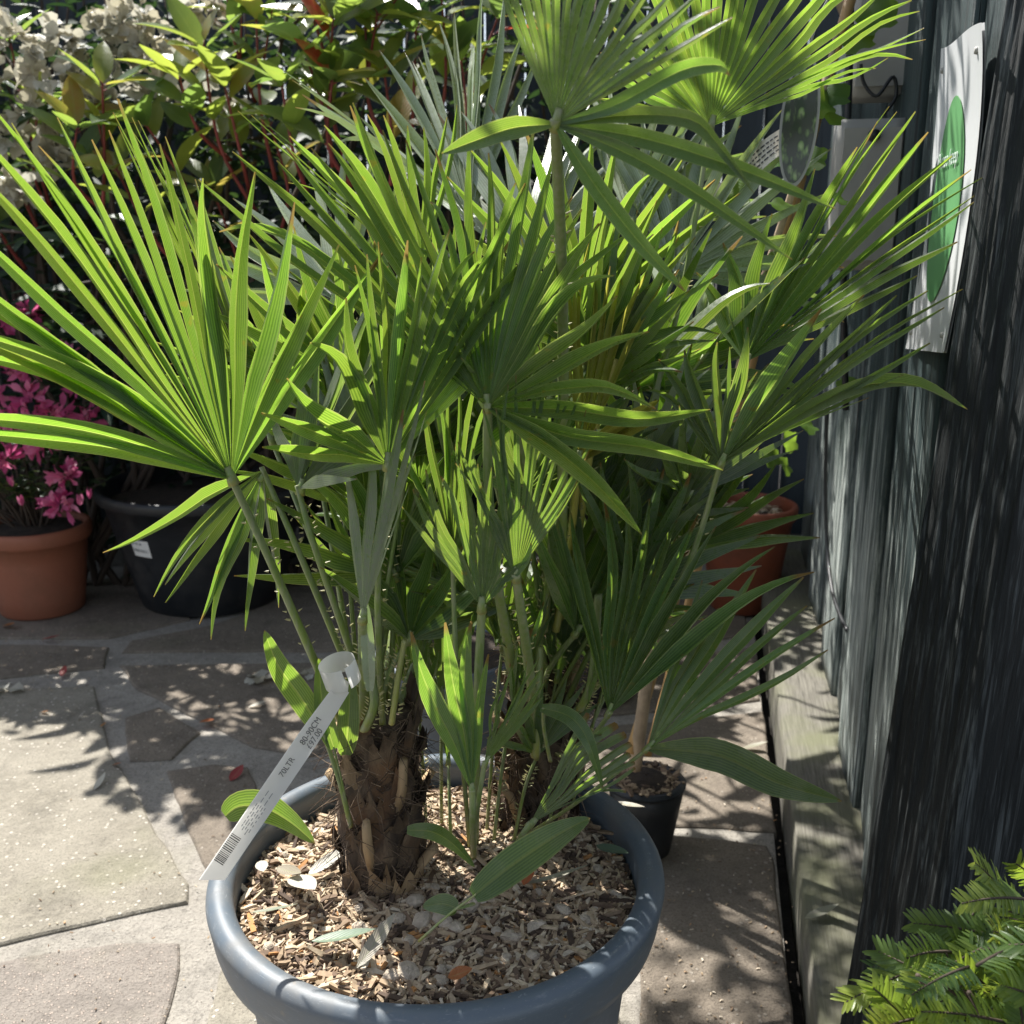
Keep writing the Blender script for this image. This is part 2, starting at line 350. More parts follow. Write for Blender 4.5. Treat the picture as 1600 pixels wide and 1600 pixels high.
M['petal_pink'] = leaf_mat('pink petal', [(0, (0.45, 0.05, 0.17)), (0.6, (0.68, 0.12, 0.32)), (1, (0.82, 0.36, 0.48))], [(0, (0.5, 0.05, 0.2)), (1, (0.9, 0.28, 0.48))], 0.42, 0.5)
M['red_stem'] = simple('red stem', (0.22, 0.04, 0.035), 0.5)
M['twig'] = simple('brown twig', (0.06, 0.042, 0.03), 0.8, bump=0.4)
M['cane'] = simple('bamboo cane', (0.46, 0.28, 0.11), 0.45, 0.25, 12)
M['pale_bark'] = simple('pale smooth bark', (0.36, 0.27, 0.18), 0.7, 0.35, 25, 0.4)
M['tie'] = simple('dark rubber tie', (0.015, 0.02, 0.018), 0.6)
M['white_label'] = simple('white plastic label', (0.72, 0.71, 0.68), 0.45, 0.04, 10)
def thin_label():
    m = N('thin white plastic'); m.P(Base_Color=(0.84, 0.83, 0.80), Roughness=0.35)
    tr = m.n('BsdfTranslucent', {'Color': (0.8, 0.79, 0.76)}); ms = m.n('MixShader', {0: 0.6, 1: m.p.outputs[0], 2: tr.outputs[0]}); m.t.links.new(ms.outputs[0], m.out.inputs[0]); return m.mat
M['tag'] = thin_label()
M['ink'] = simple('black ink', (0.03, 0.03, 0.033), 0.6, 0.1)
M['tag_ink'] = simple('faded tag ink', (0.10, 0.10, 0.10), 0.6, 0.1)
M['grey_ink'] = simple('grey ink', (0.28, 0.28, 0.28), 0.6, 0.1)
M['cream'] = simple('cream card', (0.62, 0.57, 0.46), 0.7, 0.06, 12)
M['sign_white'] = simple('white sign board', (0.62, 0.63, 0.63), 0.4, 0.08, 6)
M['sign_green'] = simple('green print', (0.14, 0.36, 0.14), 0.4, 0.06)
M['sign_text'] = simple('pale print', (0.62, 0.72, 0.62), 0.45, 0.03)
M['box_grey'] = simple('grey plastic casing', (0.34, 0.33, 0.30), 0.5, 0.12, 8)
M['cable'] = simple('black cable', (0.015, 0.016, 0.018), 0.45)
M['dead_red'] = leaf_mat('fallen red leaf', [(0, (0.28, 0.03, 0.035)), (0.5, (0.38, 0.10, 0.03)), (1, (0.34, 0.16, 0.05))], [(0, (0.5, 0.05, 0.05)), (1, (0.5, 0.25, 0.05))], 0.2, 0.5)
M['olive_leaf'] = leaf_mat('dry olive leaf', [(0, (0.13, 0.19, 0.13)), (0.5, (0.26, 0.225, 0.165)), (1, (0.50, 0.48, 0.41))], [(0, (0.2, 0.28, 0.12)), (1, (0.6, 0.55, 0.4))], 0.15, 0.45)
def grape_mat():
    m = N('label picture'); c = m.coord('UV')
    vo = m.n('TexVoronoi', {'Vector': m.mapping(c, (5, 11, 1)), 'Scale': 1.0})
    col = m.ramp(vo.outputs['Distance'], [(0, (0.42, 0.50, 0.24)), (0.4, (0.20, 0.30, 0.10)), (0.6, (0.03, 0.045, 0.025))])
    n1 = m.noise(m.mapping(c, (3, 5, 1)), 1.0, 3); col = m.mix(m.rng(n1, 0.45, 0.6), (0.05, 0.055, 0.045), col)
    m.P(Base_Color=col, Roughness=0.2); return m.mat
M['grape'] = grape_mat()

# ------------------------------------------------------------------ the ground
def ground_sheet():
    mb = MB(); S = 60
    for x in (-S, S):
        for y in (-S, S): mb.vert((x, y, -0.05))
    mb.face((0, 2, 3, 1)); tag(mb.build('ground', M['earth'], smooth=False), None, None, kind='structure')
ground_sheet()
# line of the sleeper's left edge on the ground, and the fence line
SA, SB = atz(1262, 1600, 0), atz(1195, 1020, 0)
sdir = (SB - SA).normalized(); snor = V((-sdir.y, sdir.x, 0))       # points left
FA, FB = atz(1350, 1350, 0.1), atz(1305, 1115, 0.1)
FP = V((FA.x, FA.y, 0)); FD = V((FB.x - FA.x, FB.y - FA.y, 0)).normalized()
FN = V((-FD.y, FD.x, 0))                                            # fence normal, to the left
def mortar_bed():
    mb = MB(); gap = 0.022
    p0 = SA - sdir * 1.6 + snor * gap; p1 = SA + sdir * 6.0 + snor * gap
    pts = [V((-6, -1.5, 0)), V((p0.x, -1.5 if p0.y > -1.5 else p0.y, 0)), p0, p1, V((-6, p1.y, 0))]
    pts = [V((-6, p0.y, 0)), p0, p1, V((-6, p1.y, 0))]
    top = [mb.vert((p.x, p.y, -0.007)) for p in pts]; bot = [mb.vert((p.x, p.y, -0.06)) for p in pts]
    mb.face(tuple(top))
    for i in range(4): j = (i + 1) % 4; mb.face((bot[i], bot[j], top[j], top[i]))
    tag(mb.build('path_mortar', M['mortar'], smooth=False), None, None, kind='structure')
mortar_bed()
STONES = [
 ('a', [(-700, 1092), (0, 1077), (146, 1070), (163, 1135), (172, 1170), (212, 1236), (255, 1315), (296, 1378), (291, 1408), (183, 1432), (90, 1454), (0, 1473), (-700, 1590)]),
 ('b', [(-700, 1640), (0, 1500), (90, 1484), (190, 1470), (283, 1471), (281, 1510), (262, 1600), (235, 1800), (-700, 2050)]),
 ('a', [(345, 1500), (420, 1470), (700, 1440), (955, 1450), (985, 1800), (310, 1800), (322, 1600)]),
 ('c', [(193, 1120), (250, 1103), (313, 1143), (268, 1184), (200, 1187)]),
 ('c', [(262, 1203), (335, 1192), (388, 1196), (402, 1232), (520, 1290), (420, 1420), (335, 1380), (292, 1295)]),
 ('c', [(186, 1038), (400, 1036), (700, 1030), (720, 1130), (480, 1180), (395, 1165), (318, 1126), (215, 1076)]),
 ('c', [(-700, 1010), (60, 1006), (172, 1010), (160, 1042), (0, 1058), (-700, 1074)]),
 ('c', [(190, 1018), (520, 1016), (690, 1008), (700, 960), (420, 945), (330, 975), (205, 1000)]),
 ('c', [(-700, 998), (170, 996), (300, 966), (240, 905), (-700, 880)]),
 ('c', [(330, 955), (700, 944), (800, 880), (300, 880)]),
 ('c', [(1000, 1310), (1050, 1304), (1130, 1309), (1198, 1318), (1208, 1340), (1221, 1440), (1243, 1600), (1275, 1850), (1000, 1850)]),
 ('c', [(760, 1150), (1100, 1120), (1193, 1110), (1202, 1200), (1211, 1298), (1130, 1292), (1050, 1290), (990, 1298), (760, 1290)]),
 ('c', [(740, 1040), (1000, 1030), (1180, 1010), (1188, 1092), (1100, 1105), (750, 1130)]),
 ('c', [(740, 900), (1150, 890), (1172, 990), (1000, 1015), (740, 1022)]),
]
def paving():
    mbs = {'a': MB(), 'b': MB(), 'c': MB()}
    mb = MB(); mi = {'a': 0, 'b': 1, 'c': 2}
    for kk, (k, poly) in enumerate(STONES):
        P = [atz(x, y, 0) for x, y in poly]; n = len(P)
        C = sum(P, V((0, 0, 0))) / n
        ring = []
        for i in range(n):
            a, b = P[i], P[(i + 1) % n]; L = (b - a).length; steps = max(1, min(24, int(L / 0.035)))
            for s in range(steps):
                p = a.lerp(b, s / steps)
                nz = noise.noise_vector(p * 9 + V((kk * 3.1, 0, 0))) * 0.006 + noise.noise_vector(p * 30) * 0.0035
                ring.append(V((p.x + nz.x, p.y + nz.y, 0)))
        m = len(ring); lv = [(0, -0.02), (0.0015, -0.004), (0.005, -0.0008), (0.011, 0.0)]
        area = sum(ring[i].x * ring[(i + 1) % m].y - ring[(i + 1) % m].x * ring[i].y for i in range(m))
        if area < 0: ring.reverse()
        rings = []
        for inset, z in lv:
            rr = []
            for i in range(m):
                t = (ring[(i + 1) % m] - ring[i - 1]).normalized(); nn = V((-t.y, t.x, 0))
                p = ring[i] + nn * inset
                rr.append(mb.vert((p.x, p.y, z + noise.noise(p * 6) * 0.0012 * (z > -0.01))))
            rings.append(rr)
        for j in range(3):
            for i in range(m):
                i2 = (i + 1) % m; mb.face((rings[j][i], rings[j][i2], rings[j + 1][i2], rings[j + 1][i]), mi[k])
        mb.face(tuple(rings[-1]), mi[k])
    tag(mb.build('paving', [M['stone_a'], M['stone_b'], M['stone_c']], smooth=False), None, None, kind='structure')
paving()

# ------------------------------------------------------------------ sleeper, fence, post, panel, back wall
def rough_slab(mb, o, ax, ay, az, lx, ly, lz, nx, ny, nz, amp, freq, m=0):
    """box from corner o along ax, ay, az with noise on its faces (grid on every face)"""
    def pt(i, j, k):
        p = o + ax * (lx * i / nx) + ay * (ly * j / ny) + az * (lz * k / nz)
        q = V((p.dot(ax) * freq[0], p.dot(ay) * freq[1], p.dot(az) * freq[2]))
        d = noise.noise(q) * amp + noise.noise(q * 2.3 + V((5, 3, 1))) * amp * 0.5
        c = o + ax * lx / 2 + ay * ly / 2 + az * lz / 2
        out = (ax * (2 * i / nx - 1) * (1 if i in (0, nx) else 0) + ay * (2 * j / ny - 1) * (1 if j in (0, ny) else 0) + az * (2 * k / nz - 1) * (1 if k in (0, nz) else 0))
        if out.length > 0: out.normalize()
        rnd = 0.003 if sum((i in (0, nx), j in (0, ny), k in (0, nz))) >= 2 else 0.0
        return p + out * (d - rnd)
    cache = {}
    def vid(i, j, k):
        if (i, j, k) not in cache: cache[(i, j, k)] = mb.vert(pt(i, j, k))
        return cache[(i, j, k)]
    for i in range(nx):
        for j in range(ny):
            for k, fl in ((0, 1), (nz, 0)):
                q = (vid(i, j, k), vid(i + 1, j, k), vid(i + 1, j + 1, k), vid(i, j + 1, k)); mb.face(q[::-1] if fl else q, m)
    for i in range(nx):
        for k in range(nz):
            for j, fl in ((0, 0), (ny, 1)):
                q = (vid(i, j, k), vid(i + 1, j, k), vid(i + 1, j, k + 1), vid(i, j, k + 1)); mb.face(q[::-1] if fl else q, m)
    for j in range(ny):
        for k in range(nz):
            for i, fl in ((0, 1), (nx, 0)):
                q = (vid(i, j, k), vid(i, j + 1, k), vid(i, j + 1, k + 1), vid(i, j, k + 1)); mb.face(q[::-1] if fl else q, m)
UP = V((0, 0, 1))
def sleeper():
    mb = MB(); o = SA - sdir * 1.3 + V((0, 0, -0.05))
    rough_slab(mb, o, -snor, sdir, UP, 0.20, 3.6, 0.15, 6, 60, 4, 0.004, (14, 2.2, 14))
    o = mb.build('timber_sleeper', M['sleeper']); tag(o, 'old grey timber sleeper lying along the foot of the green fence', 'timber')
sleeper()
FENCE_Y0, FENCE_Y1 = 1.02, 3.75
def fpt(Y, z, off=0.0):                            # a point on the fence face at depth Y
    p = FP + FD * ((Y - FP.y) / FD.y) + FN * off; return V((p.x, p.y, z))
def fray(px, py):                                  # where a photo ray meets the fence face
    d = ray(px, py); return CAMP + d * ((FP - CAMP).dot(FN) / d.dot(FN))
def fence():
    th = thing('board_fence', 'weathered blue green board fence with sun streaks painted on, running back from the dark post', 'fence', fpt(1.5, 0))
    edges = [1.17, 1.31, 1.495, 1.70, 1.95, 2.19, 2.42, 2.66, 2.9, 3.14, 3.38, 3.62]
    for i in range(len(edges) - 1):
        mb = MB(); a, b = fpt(edges[i], 0.085), fpt(edges[i + 1], 0.085)
        L = (b - a).length - 0.004
        tilt = FN * (0.006 + 0.006 * R.random())
        ax = ((b - a).normalized() * L + tilt * (1 if i % 2 else -1)).normalized()
        ay = FN if True else FN
        ay = V((-ax.y, ax.x, 0))
        rough_slab(mb, a + ay * (-0.02 + 0.004 * (i % 2)), ax, ay, UP, L, 0.02, 1.95, 14, 1, 30, 0.0022, (26, 1, 1.2))
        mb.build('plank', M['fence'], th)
    for z in (0.35, 1.6):
        mb = MB()
        a, b = fpt(1.3, z, -0.05), fpt(3.6, z, -0.05)
        box(mb, (a + b) / 2, FD, FN, UP, (b - a).length / 2, 0.025, 0.04)
        mb.build('rail', M['wall_dark'], th, smooth=False)
fence()
LEAN = V((0.056, 0.0, 1.0)).normalized()
PB = atz(1312, 1600, 0.1)                          # post, far corner near its foot
PT1 = V((0.512, -0.859, 0)).normalized(); PT2 = V((0.859, 0.512, 0)).normalized()
def post():
    mb = MB()
    o = PB - LEAN * 0.16
    rough_slab(mb, o, PT1, PT2, LEAN, 0.115, 0.12, 2.0, 56, 12, 60, 0.0036, (110, 60, 1.5))
    o = mb.build('fence_post', M['post']); tag(o, 'rough black green timber post at right in front of the fence', 'post')
post()
def dark_panel():  # boards of the next fence bay
    mb = MB(); o = PB + PT2 * 0.122 + PT1 * 0.06 - V((0, 0, 0.16))
    th = thing('board_fence', 'black boarded fence panel in shade to the right of the post', 'fence', o)
    for i in range(6):
        mb = MB(); a = o + PT2 * (0.005 + i * 0.145) + LEAN * 0.002
        rough_slab(mb, a + PT1 * (0.005 * (i % 2)), PT2, -PT1, LEAN, 0.142, 0.02, 2.0, 8, 1, 20, 0.0015, (40, 1, 1.5))
        mb.build('board', M['post'], th)
dark_panel()
def back_wall():  # extended left behind the hedge as added dark backing that blocks light
    th = thing('shed_wall', 'dark navy boarded wall at the back, extended behind the hedge to block light', 'wall', (-1.0, 4.1, 0))
    for i in range(40):
        mb = MB()
        rough_slab(mb, V((-4.6 + i * 0.15, 4.1 + 0.004 * (i % 2), -0.05)), V((1, 0, 0)), V((0, 1, 0)), UP, 0.1495, 0.02, 2.3, 4, 1, 8, 0.002, (20, 1, 2))
        mb.build('board', M['wall_dark'], th)
back_wall()

# ------------------------------------------------------------------ sign, boxes, cables
def text_mesh(s, size, name, mat, parent, M4, ex=0.0002, align='LEFT', sx=1.0):
    cu = bpy.data.curves.new(name, 'FONT'); cu.body = s; cu.size = size; cu.extrude = ex; cu.align_x = align
    o = bpy.data.objects.new(name, cu); COL.objects.link(o)
    dg = bpy.context.evaluated_depsgraph_get()
    me = bpy.data.meshes.new_from_object(o.evaluated_get(dg))
    bpy.data.objects.remove(o)
    me.transform(M4); me.materials.clear(); me.materials.append(mat)
    ob = bpy.data.objects.new(name, me); COL.objects.link(ob); ob.parent = parent
    return ob
def frame4(o, x, y):
    x = x.normalized(); z = x.cross(y).normalized(); y = z.cross(x)
    return Matrix(((x.x, y.x, z.x, o.x), (x.y, y.y, z.y, o.y), (x.z, y.z, z.z, o.z), (0, 0, 0, 1)))
def sign():
    tl, bl, tr, br = fray(1490, 70), fray(1432, 545), fray(1570, 40), fray(1496, 552)
    Yc = (tl.y + tr.y) / 2; Zc = (tl.z + bl.z) / 2; c = fpt(Yc, Zc, 0.012); th = thing('notice_sign', 'white notice board with a green oval reading Please keep on the fence', 'sign', c)
    Wd, Hh = abs(tl.y - tr.y) / 2 / FD.y, (tl.z - bl.z) / 2; X = -FD; off0 = 0.006
    def sp(u, v, lift=0.0):                        # u -1..1 far to near, v -1..1 bottom to top
        bow = 0.006 * (v * v) + 0.004 * max(0, v) ** 3 * (1 + u)
        return bl.lerp(br, (u + 1) / 2).lerp(tl.lerp(tr, (u + 1) / 2), (v + 1) / 2) + FN * (off0 + bow + lift) + V((0, 0, 0.005 * math.sin(u * 2.2) * max(0, v) ** 2))
    mb = MB(); nu, nv = 14, 16
    for s in (0, 1):
        g = [[mb.vert(sp(-1 + 2 * i / nu, -1 + 2 * j / nv, 0.003 * (s == 0))) for i in range(nu + 1)] for j in range(nv + 1)]
        for j in range(nv):
            for i in range(nu):
                q = (g[j][i], g[j][i + 1], g[j + 1][i + 1], g[j + 1][i]); mb.face(q if s == 0 else q[::-1])
    mb.build('board', M['sign_white'], th)
    mb = MB(); n = 40; cen = mb.vert(sp(0.0, 0.0, 0.0045))
    rs = []
    for rr in (0.5, 1.0):
        rs.append([mb.vert(sp(0.62 * rr * math.cos(2 * math.pi * k / n), 0.08 + 0.66 * rr * math.sin(2 * math.pi * k / n) - 0.08 * 1, 0.0045)) for k in range(n)])
    for k in range(n):
        k2 = (k + 1) % n; mb.face((cen, rs[0][k], rs[0][k2])); mb.face((rs[0][k], rs[1][k], rs[1][k2], rs[0][k2]))
    mb.build('green_oval', M['sign_green'], th)
    for u_, v_ in ((-.8, .86), (.8, .86), (-.8, -.88), (.8, -.88)):
        mb = MB(); p = sp(u_, v_, .002); tube(mb, [p, p + FN * .004], [.0045, .0035], 10); mb.build('screw', M['box_grey'], th)
    o = sp(-0.50, 0.22, 0.0066) - c
    text_mesh('Please keep', 0.028, 'lettering', M['sign_text'], th, frame4(o, X, UP), 0.0003)
sign()
def util_box(name, label, Y, z0, z1, wid, dep, clasp=True):
    c = fpt(Y, (z0 + z1) / 2, wid / 2); th = thing(name, label, 'box', c, 'utility boxes on the fence')
    mb = MB(); rough_slab(mb, fpt(Y, z0, 0.002), FN, FD, UP, wid, dep, z1 - z0, 6, 4, 6, 0.0008, (9, 9, 9)); mb.build('casing', M['box_grey'], th)
    mb = MB(); box(mb, fpt(Y - 0.004, (z0 + z1) / 2, wid * 0.5), FN, FD, UP, wid * 0.42, 0.004, (z1 - z0) * 0.43); mb.build('lid', M['box_grey'], th, smooth=False)
    mb = MB(); p = fpt(Y - 0.009, z1 - 0.03, wid * 0.5); tube(mb, [p, p + V((0, -0.012, 0))], [0.010, 0.009], 10); mb.build('knob', M['cable'], th)
b1 = atz(1380, 40, 0)
util_box('meter_box', 'grey plastic meter box high on the fence above another box', fray(1422, 80).y, fray(1422, 142).z, fray(1422, 142).z + 0.20, 0.092, 0.12)
util_box('meter_box', 'taller grey meter box on the fence below the first one', fray(1410, 300).y, fray(1410, 425).z, fray(1410, 190).z, 0.11, 0.12)
def cable(name, label, pts, r=0.004):
    mb = MB(); tube(mb, curve(pts, 26), r, 8); tag(mb.build(name, M['cable'], origin=pts[0]), label, 'cable')
cable('cable', 'black cable hanging down the dark planks beside the red pot', [at(1292, 640, 2.3), at(1290, 760, 2.32), at(1293, 860, 2.3), at(1300, 920, 2.2), at(1312, 960, 2.08), at(1324, 985, 1.99)], 0.0045)
cable('cable', 'thin cable coiled under the upper meter box', [at(1345, 100, 1.85), at(1350, 130, 1.85), at(1370, 150, 1.84), at(1395, 120, 1.84), at(1400, 150, 1.84), at(1380, 180, 1.84)], 0.003)
cable('cable', 'dark upright cable in front of both meter boxes', [at(1330, -40, 1.83), at(1327, 120, 1.83), at(1322, 260, 1.83), at(1318, 450, 1.83), at(1322, 640, 1.85)], 0.006)

# ------------------------------------------------------------------ leaves
def leaf(mb, base, d, nrm, L, W, tint=0.5, fold=0.25, curl=0.2, shape='ell', m=0, ns=5, wav=0.0):
    d = d.normalized(); s = nrm.cross(d)
    if s.length < 1e-5: s = perp(d)[0]
    s.normalize(); n = d.cross(s).normalized(); n = -n if n.dot(nrm) < 0 else n
    prev = None
    for j in range(ns + 1):
        f = j / ns
        if shape == 'ell': wd = math.sin(math.pi * (0.04 + 0.96 * f) ** 0.9) ** 0.85 if 0 < f < 1 else (0.06 if f == 0 else 0.0)
        elif shape == 'obo': wd = (math.sin(math.pi * f ** 1.5) ** 0.8 if 0 < f < 1 else 0.05 * (f == 0))
        else: wd = 1 - f * 0.2 if f < 0.9 else 0.3
        wd *= W / 2
        c = base + d * (L * f) - n * (curl * L * f * f)
        wv = wav * W * math.sin(f * 9 + tint * 20)
        a = mb.vert(c - s * wd + n * (fold * wd + wv), (0, f), tint); b = mb.vert(c, (0.5, f), tint); e = mb.vert(c + s * wd + n * (fold * wd - wv), (1, f), tint)
        if prev: mb.face((prev[0], prev[1], b, a), m); mb.face((prev[1], prev[2], e, b), m)
        prev = (a, b, e)
def rdir(zmin=-1, zmax=1):
    z = R.uniform(zmin, zmax); a = R.uniform(0, 2 * math.pi); r = math.sqrt(max(0, 1 - z * z)); return V((r * math.cos(a), r * math.sin(a), z))

# ------------------------------------------------------------------ background shrubs
def hedge():
    th = thing('hedge', 'tall dark evergreen hedge behind the white flowered bush', 'hedge', (-1.2, 3.75, 0))
    fo = MB(); st = MB()
    for i in range(70):
        x = R.uniform(-3.4, 0.45); y = R.uniform(3.4, 3.95); h = R.uniform(1.75, 2.15)
        p = [V((x, y, -0.05)), V((x + R.uniform(-.1, .1), y, h * 0.5)), V((x + R.uniform(-.2, .2), y + R.uniform(-.1, .1), h))]
        tube(st, curve(p, 6), [0.014, 0.012, 0.011, 0.009, 0.007, 0.005, 0.003], 5)
    for i in range(9500):
        x = R.uniform(-3.5, 0.5); z = R.uniform(0.05, 2.15); y = R.gauss(3.62, 0.14)
        y += 0.18 * noise.noise(V((x * 2.2, z * 2.2, 3)))
        if z > 1.95 + 0.2 * noise.noise(V((x * 3, 0, 0))): continue
        d = (rdir(-0.5, 0.6) + V((0, -0.6, 0.1))); n = (rdir(0.1, 1) + V((0, -0.3, 0.5)))
        leaf(fo, V((x, y, z)), d, n, R.uniform(0.06, 0.105), R.uniform(0.024, 0.04), R.random() ** 2, 0.2, R.uniform(0, 0.3), ns=3)
    st.build('stems', M['twig'], th); fo.build('foliage', M['rhodo'], th)
hedge()
def flower_truss(parent, c, r, mat, n=24, pl=0.05, pw=0.035, name='flower_cluster'):
    mb = MB()
    for i in range(n):
        d = (rdir(-0.7, 1) + V((0, -0.35, -0.1))).normalized(); b = c + d * (r * R.uniform(0.1, 0.75))
        t = R.random()
        for k in range(2):
            dd = (d + rdir() * 0.7).normalized()
            leaf(mb, b, dd, rdir(), pl * R.uniform(0.6, 1.1), pw * R.uniform(0.6, 1.1), t, 0.3, R.uniform(-0.4, 0.6), 'obo', ns=4, wav=0.12)
    mb.build(name, mat, parent)
def rhodo():
    th = thing('flowering_shrub', 'large dark leaved shrub with white rhododendron flowers at the back left', 'shrub', (-1.2, 3.25, 0))
    fo = MB(); st = MB()
    tips = []
    for i in range(26):
        bx = R.uniform(-1.9, -0.1)
        tip = V((bx + R.uniform(-0.35, 0.35), R.uniform(2.98, 3.4), R.uniform(0.75, 1.85)))
        b = V((-1.1 + R.uniform(-.5, .5), 3.3, -0.04)); mid = b.lerp(tip, 0.55) + V((R.uniform(-.1, .1), 0.05, -0.05))
        tube(st, curve([b, mid, tip], 8), [0.014 - 0.0012 * k for k in range(9)], 5)
        tips.append(tip)
        for k in range(3):
            s = mid.lerp(tip, R.uniform(0.1, 0.9)); e = s + (rdir(-0.1, 0.8) + V((0, -0.3, 0))) * R.uniform(0.15, 0.32)
            tube(st, [s, s.lerp(e, .5) + V((0, 0, 0.01)), e], [0.006, 0.005, 0.003], 5); tips.append(e)
    for tp in tips:
        nl = R.randint(7, 11); a0 = R.uniform(0, 6.28)
        for k in range(nl):
            a = a0 + k * 2.4; d = V((math.cos(a), math.sin(a) - 0.25, R.uniform(-0.35, 0.45)))
            leaf(fo, tp - V((0, 0, 0.02 * k / nl)), d, V((0, -0.2, 1)) + rdir() * 0.35, R.uniform(0.08, 0.125), R.uniform(0.028, 0.042), R.random(), 0.2, R.uniform(0.05, 0.4), ns=5)
    st.build('stems', M['twig'], th); fo.build('foliage', M['rhodo'], th)
    for px, py, Y, r in ((25, 60, 2.9, .085), (70, 110, 2.92, .08), (100, 60, 2.95, .07), (175, 40, 3.0, .05), (215, 25, 3.0, .075), (235, 70, 3.02, .07), (190, 95, 3.0, .075),
                         (125, 120, 2.98, .06), (155, 155, 2.98, .06), (60, 190, 2.95, .05), (250, 130, 3.05, .06), (300, 105, 3.0, .06), (90, 250, 3.0, .05), (30, 300, 3.0, .05), (370, 190, 3.05, .055), (-40, 120, 2.9, .08), (320, 20, 3.05, .06), (10, 215, 2.95, .05)):
        flower_truss(th, at(px, py, Y), r, M['petal_white'], 18, 0.055, 0.045)
rhodo()
def photinia(label, base, shoots, seed, tintbias=0.0):
    r = random.Random(seed); th = thing('photinia_shrub', label, 'shrub', base, 'red stemmed shrubs behind the palm')
    fo = MB(); st = MB()
    for (tp, start) in shoots:
        tip = at(*tp); s = at(*start) if start else base + V((r.uniform(-.05, .05), r.uniform(-.05, .05), 0.3))
        mid = s.lerp(tip, 0.5) + V((r.uniform(-.05, .05), r.uniform(-.04, .04), -0.03))
        P = curve([s, mid, tip], 10)
        tube(st, P, [0.0065 - 0.0004 * k for k in range(11)], 6)
        for k in range(9):
            f = (0.5 + 0.45 * (k / 4)) if k < 4 else 0.93 + 0.07 * (k - 4) / 4; i = min(int(f * 10), 9); p = P[i].lerp(P[i + 1], min(1, f * 10 - i))
            ax = (P[i + 1] - P[i]).normalized(); a = k * 2.4 + r.uniform(-.3, .3); u, v = perp(ax)
            d = (u * math.cos(a) + v * math.sin(a)) * 0.9 + ax * r.uniform(0.3, 0.95)
            tint = min(1, max(0, tintbias + r.choice((0.1, 0.3, 0.45, 0.5, 0.55, 0.62, 0.66, 0.7, 0.74, 0.84)) + 0.06 * (f - 0.7) + r.uniform(-.1, .1)))
            L = r.uniform(0.125, 0.185) * (1.0 if f < 0.985 else 0.75)
            n = (ax + V((0, -0.2, 0.6)) + V((r.uniform(-.5, .5), r.uniform(-.5, .5), 0)))
            q = p + d.normalized() * 0.012; tube(st, [p, q], [0.0018, 0.0014], 4, cap=False)
            leaf(fo, q, d, n, L, L * r.uniform(0.34, 0.42), tint, 0.28, r.uniform(-0.05, 0.35), ns=6)
        # side twigs
        for k in range(1 if r.random() < .4 else 0):
            f = r.uniform(0.3, 0.7); i = int(f * 10); p = P[i]; e = p + V((r.uniform(-.18, .18), r.uniform(-.12, .08), r.uniform(0.08, .2)))
            tube(st, [p, p.lerp(e, .5), e], [0.004, 0.003, 0.002], 5)
            for q in range(7):
                a = q * 2.4; d = V((math.cos(a), math.sin(a), r.uniform(0.0, 0.8)))
                leaf(fo, p.lerp(e, 0.5 + 0.5 * q / 6), d, V((0, -.2, 1)) + V((r.uniform(-.4, .4), r.uniform(-.4, .4), 0)), r.uniform(.075, .115), r.uniform(.028, .045), min(1, max(0, tintbias + r.uniform(.2, .85))), 0.28, r.uniform(0, .3), ns=5)
    st.build('stems', M['red_stem'], th); fo.build('foliage', M['photinia'], th)
photinia('red stemmed shrub with glossy leaves at the far left edge', at(-60, 900, 3.45), [((15, 60, 3.05), (80, 330, 3.25)), ((-60, 150, 3.00), (60, 360, 3.25)), ((60, 165, 3.10), (85, 340, 3.25)), ((-30, 280, 3.05), (40, 420, 3.25))], 11, -0.15)
photinia('red stemmed shrub with yellow green leaves between the white flowers and the palm', at(340, 930, 3.23), [((160, 130, 2.78), (160, 330, 2.93)), ((120, 200, 2.78), (165, 330, 2.93)), ((318, 70, 2.78), (400, 330, 2.98)), ((280, 120, 2.83), (360, 250, 2.98)), ((350, 130, 2.83), (390, 300, 2.98)),
         ((400, 20, 2.88), (430, 280, 2.98)), ((225, 190, 2.88), (330, 360, 3.03)), ((350, -40, 2.98), (400, 160, 2.98)), ((420, 190, 2.98), (440, 360, 3.08)), ((180, 260, 2.93), (280, 420, 3.08)), ((330, 290, 2.98), (380, 450, 3.08))], 12, 0.06)
photinia('red stemmed shrub with a few scarlet leaves behind the silvery fronds', at(640, 930, 2.95), [((520, 30, 2.55), (540, 250, 2.7)), ((470, 60, 2.6), (520, 260, 2.7)), ((590, 20, 2.6), (600, 220, 2.7)), ((650, 40, 2.7), (640, 250, 2.75)), ((520, 120, 2.55), (550, 290, 2.7)), ((600, 110, 2.6), (610, 290, 2.7)),
         ((690, -10, 2.7), (680, 220, 2.8)), ((460, -40, 2.7), (500, 150, 2.7)), ((560, -60, 2.7), (570, 120, 2.75)), ((440, 130, 2.6), (480, 300, 2.7)), ((720, 90, 2.75), (700, 260, 2.8)), ((780, 20, 2.8), (760, 240, 2.85))], 13, 0.04)

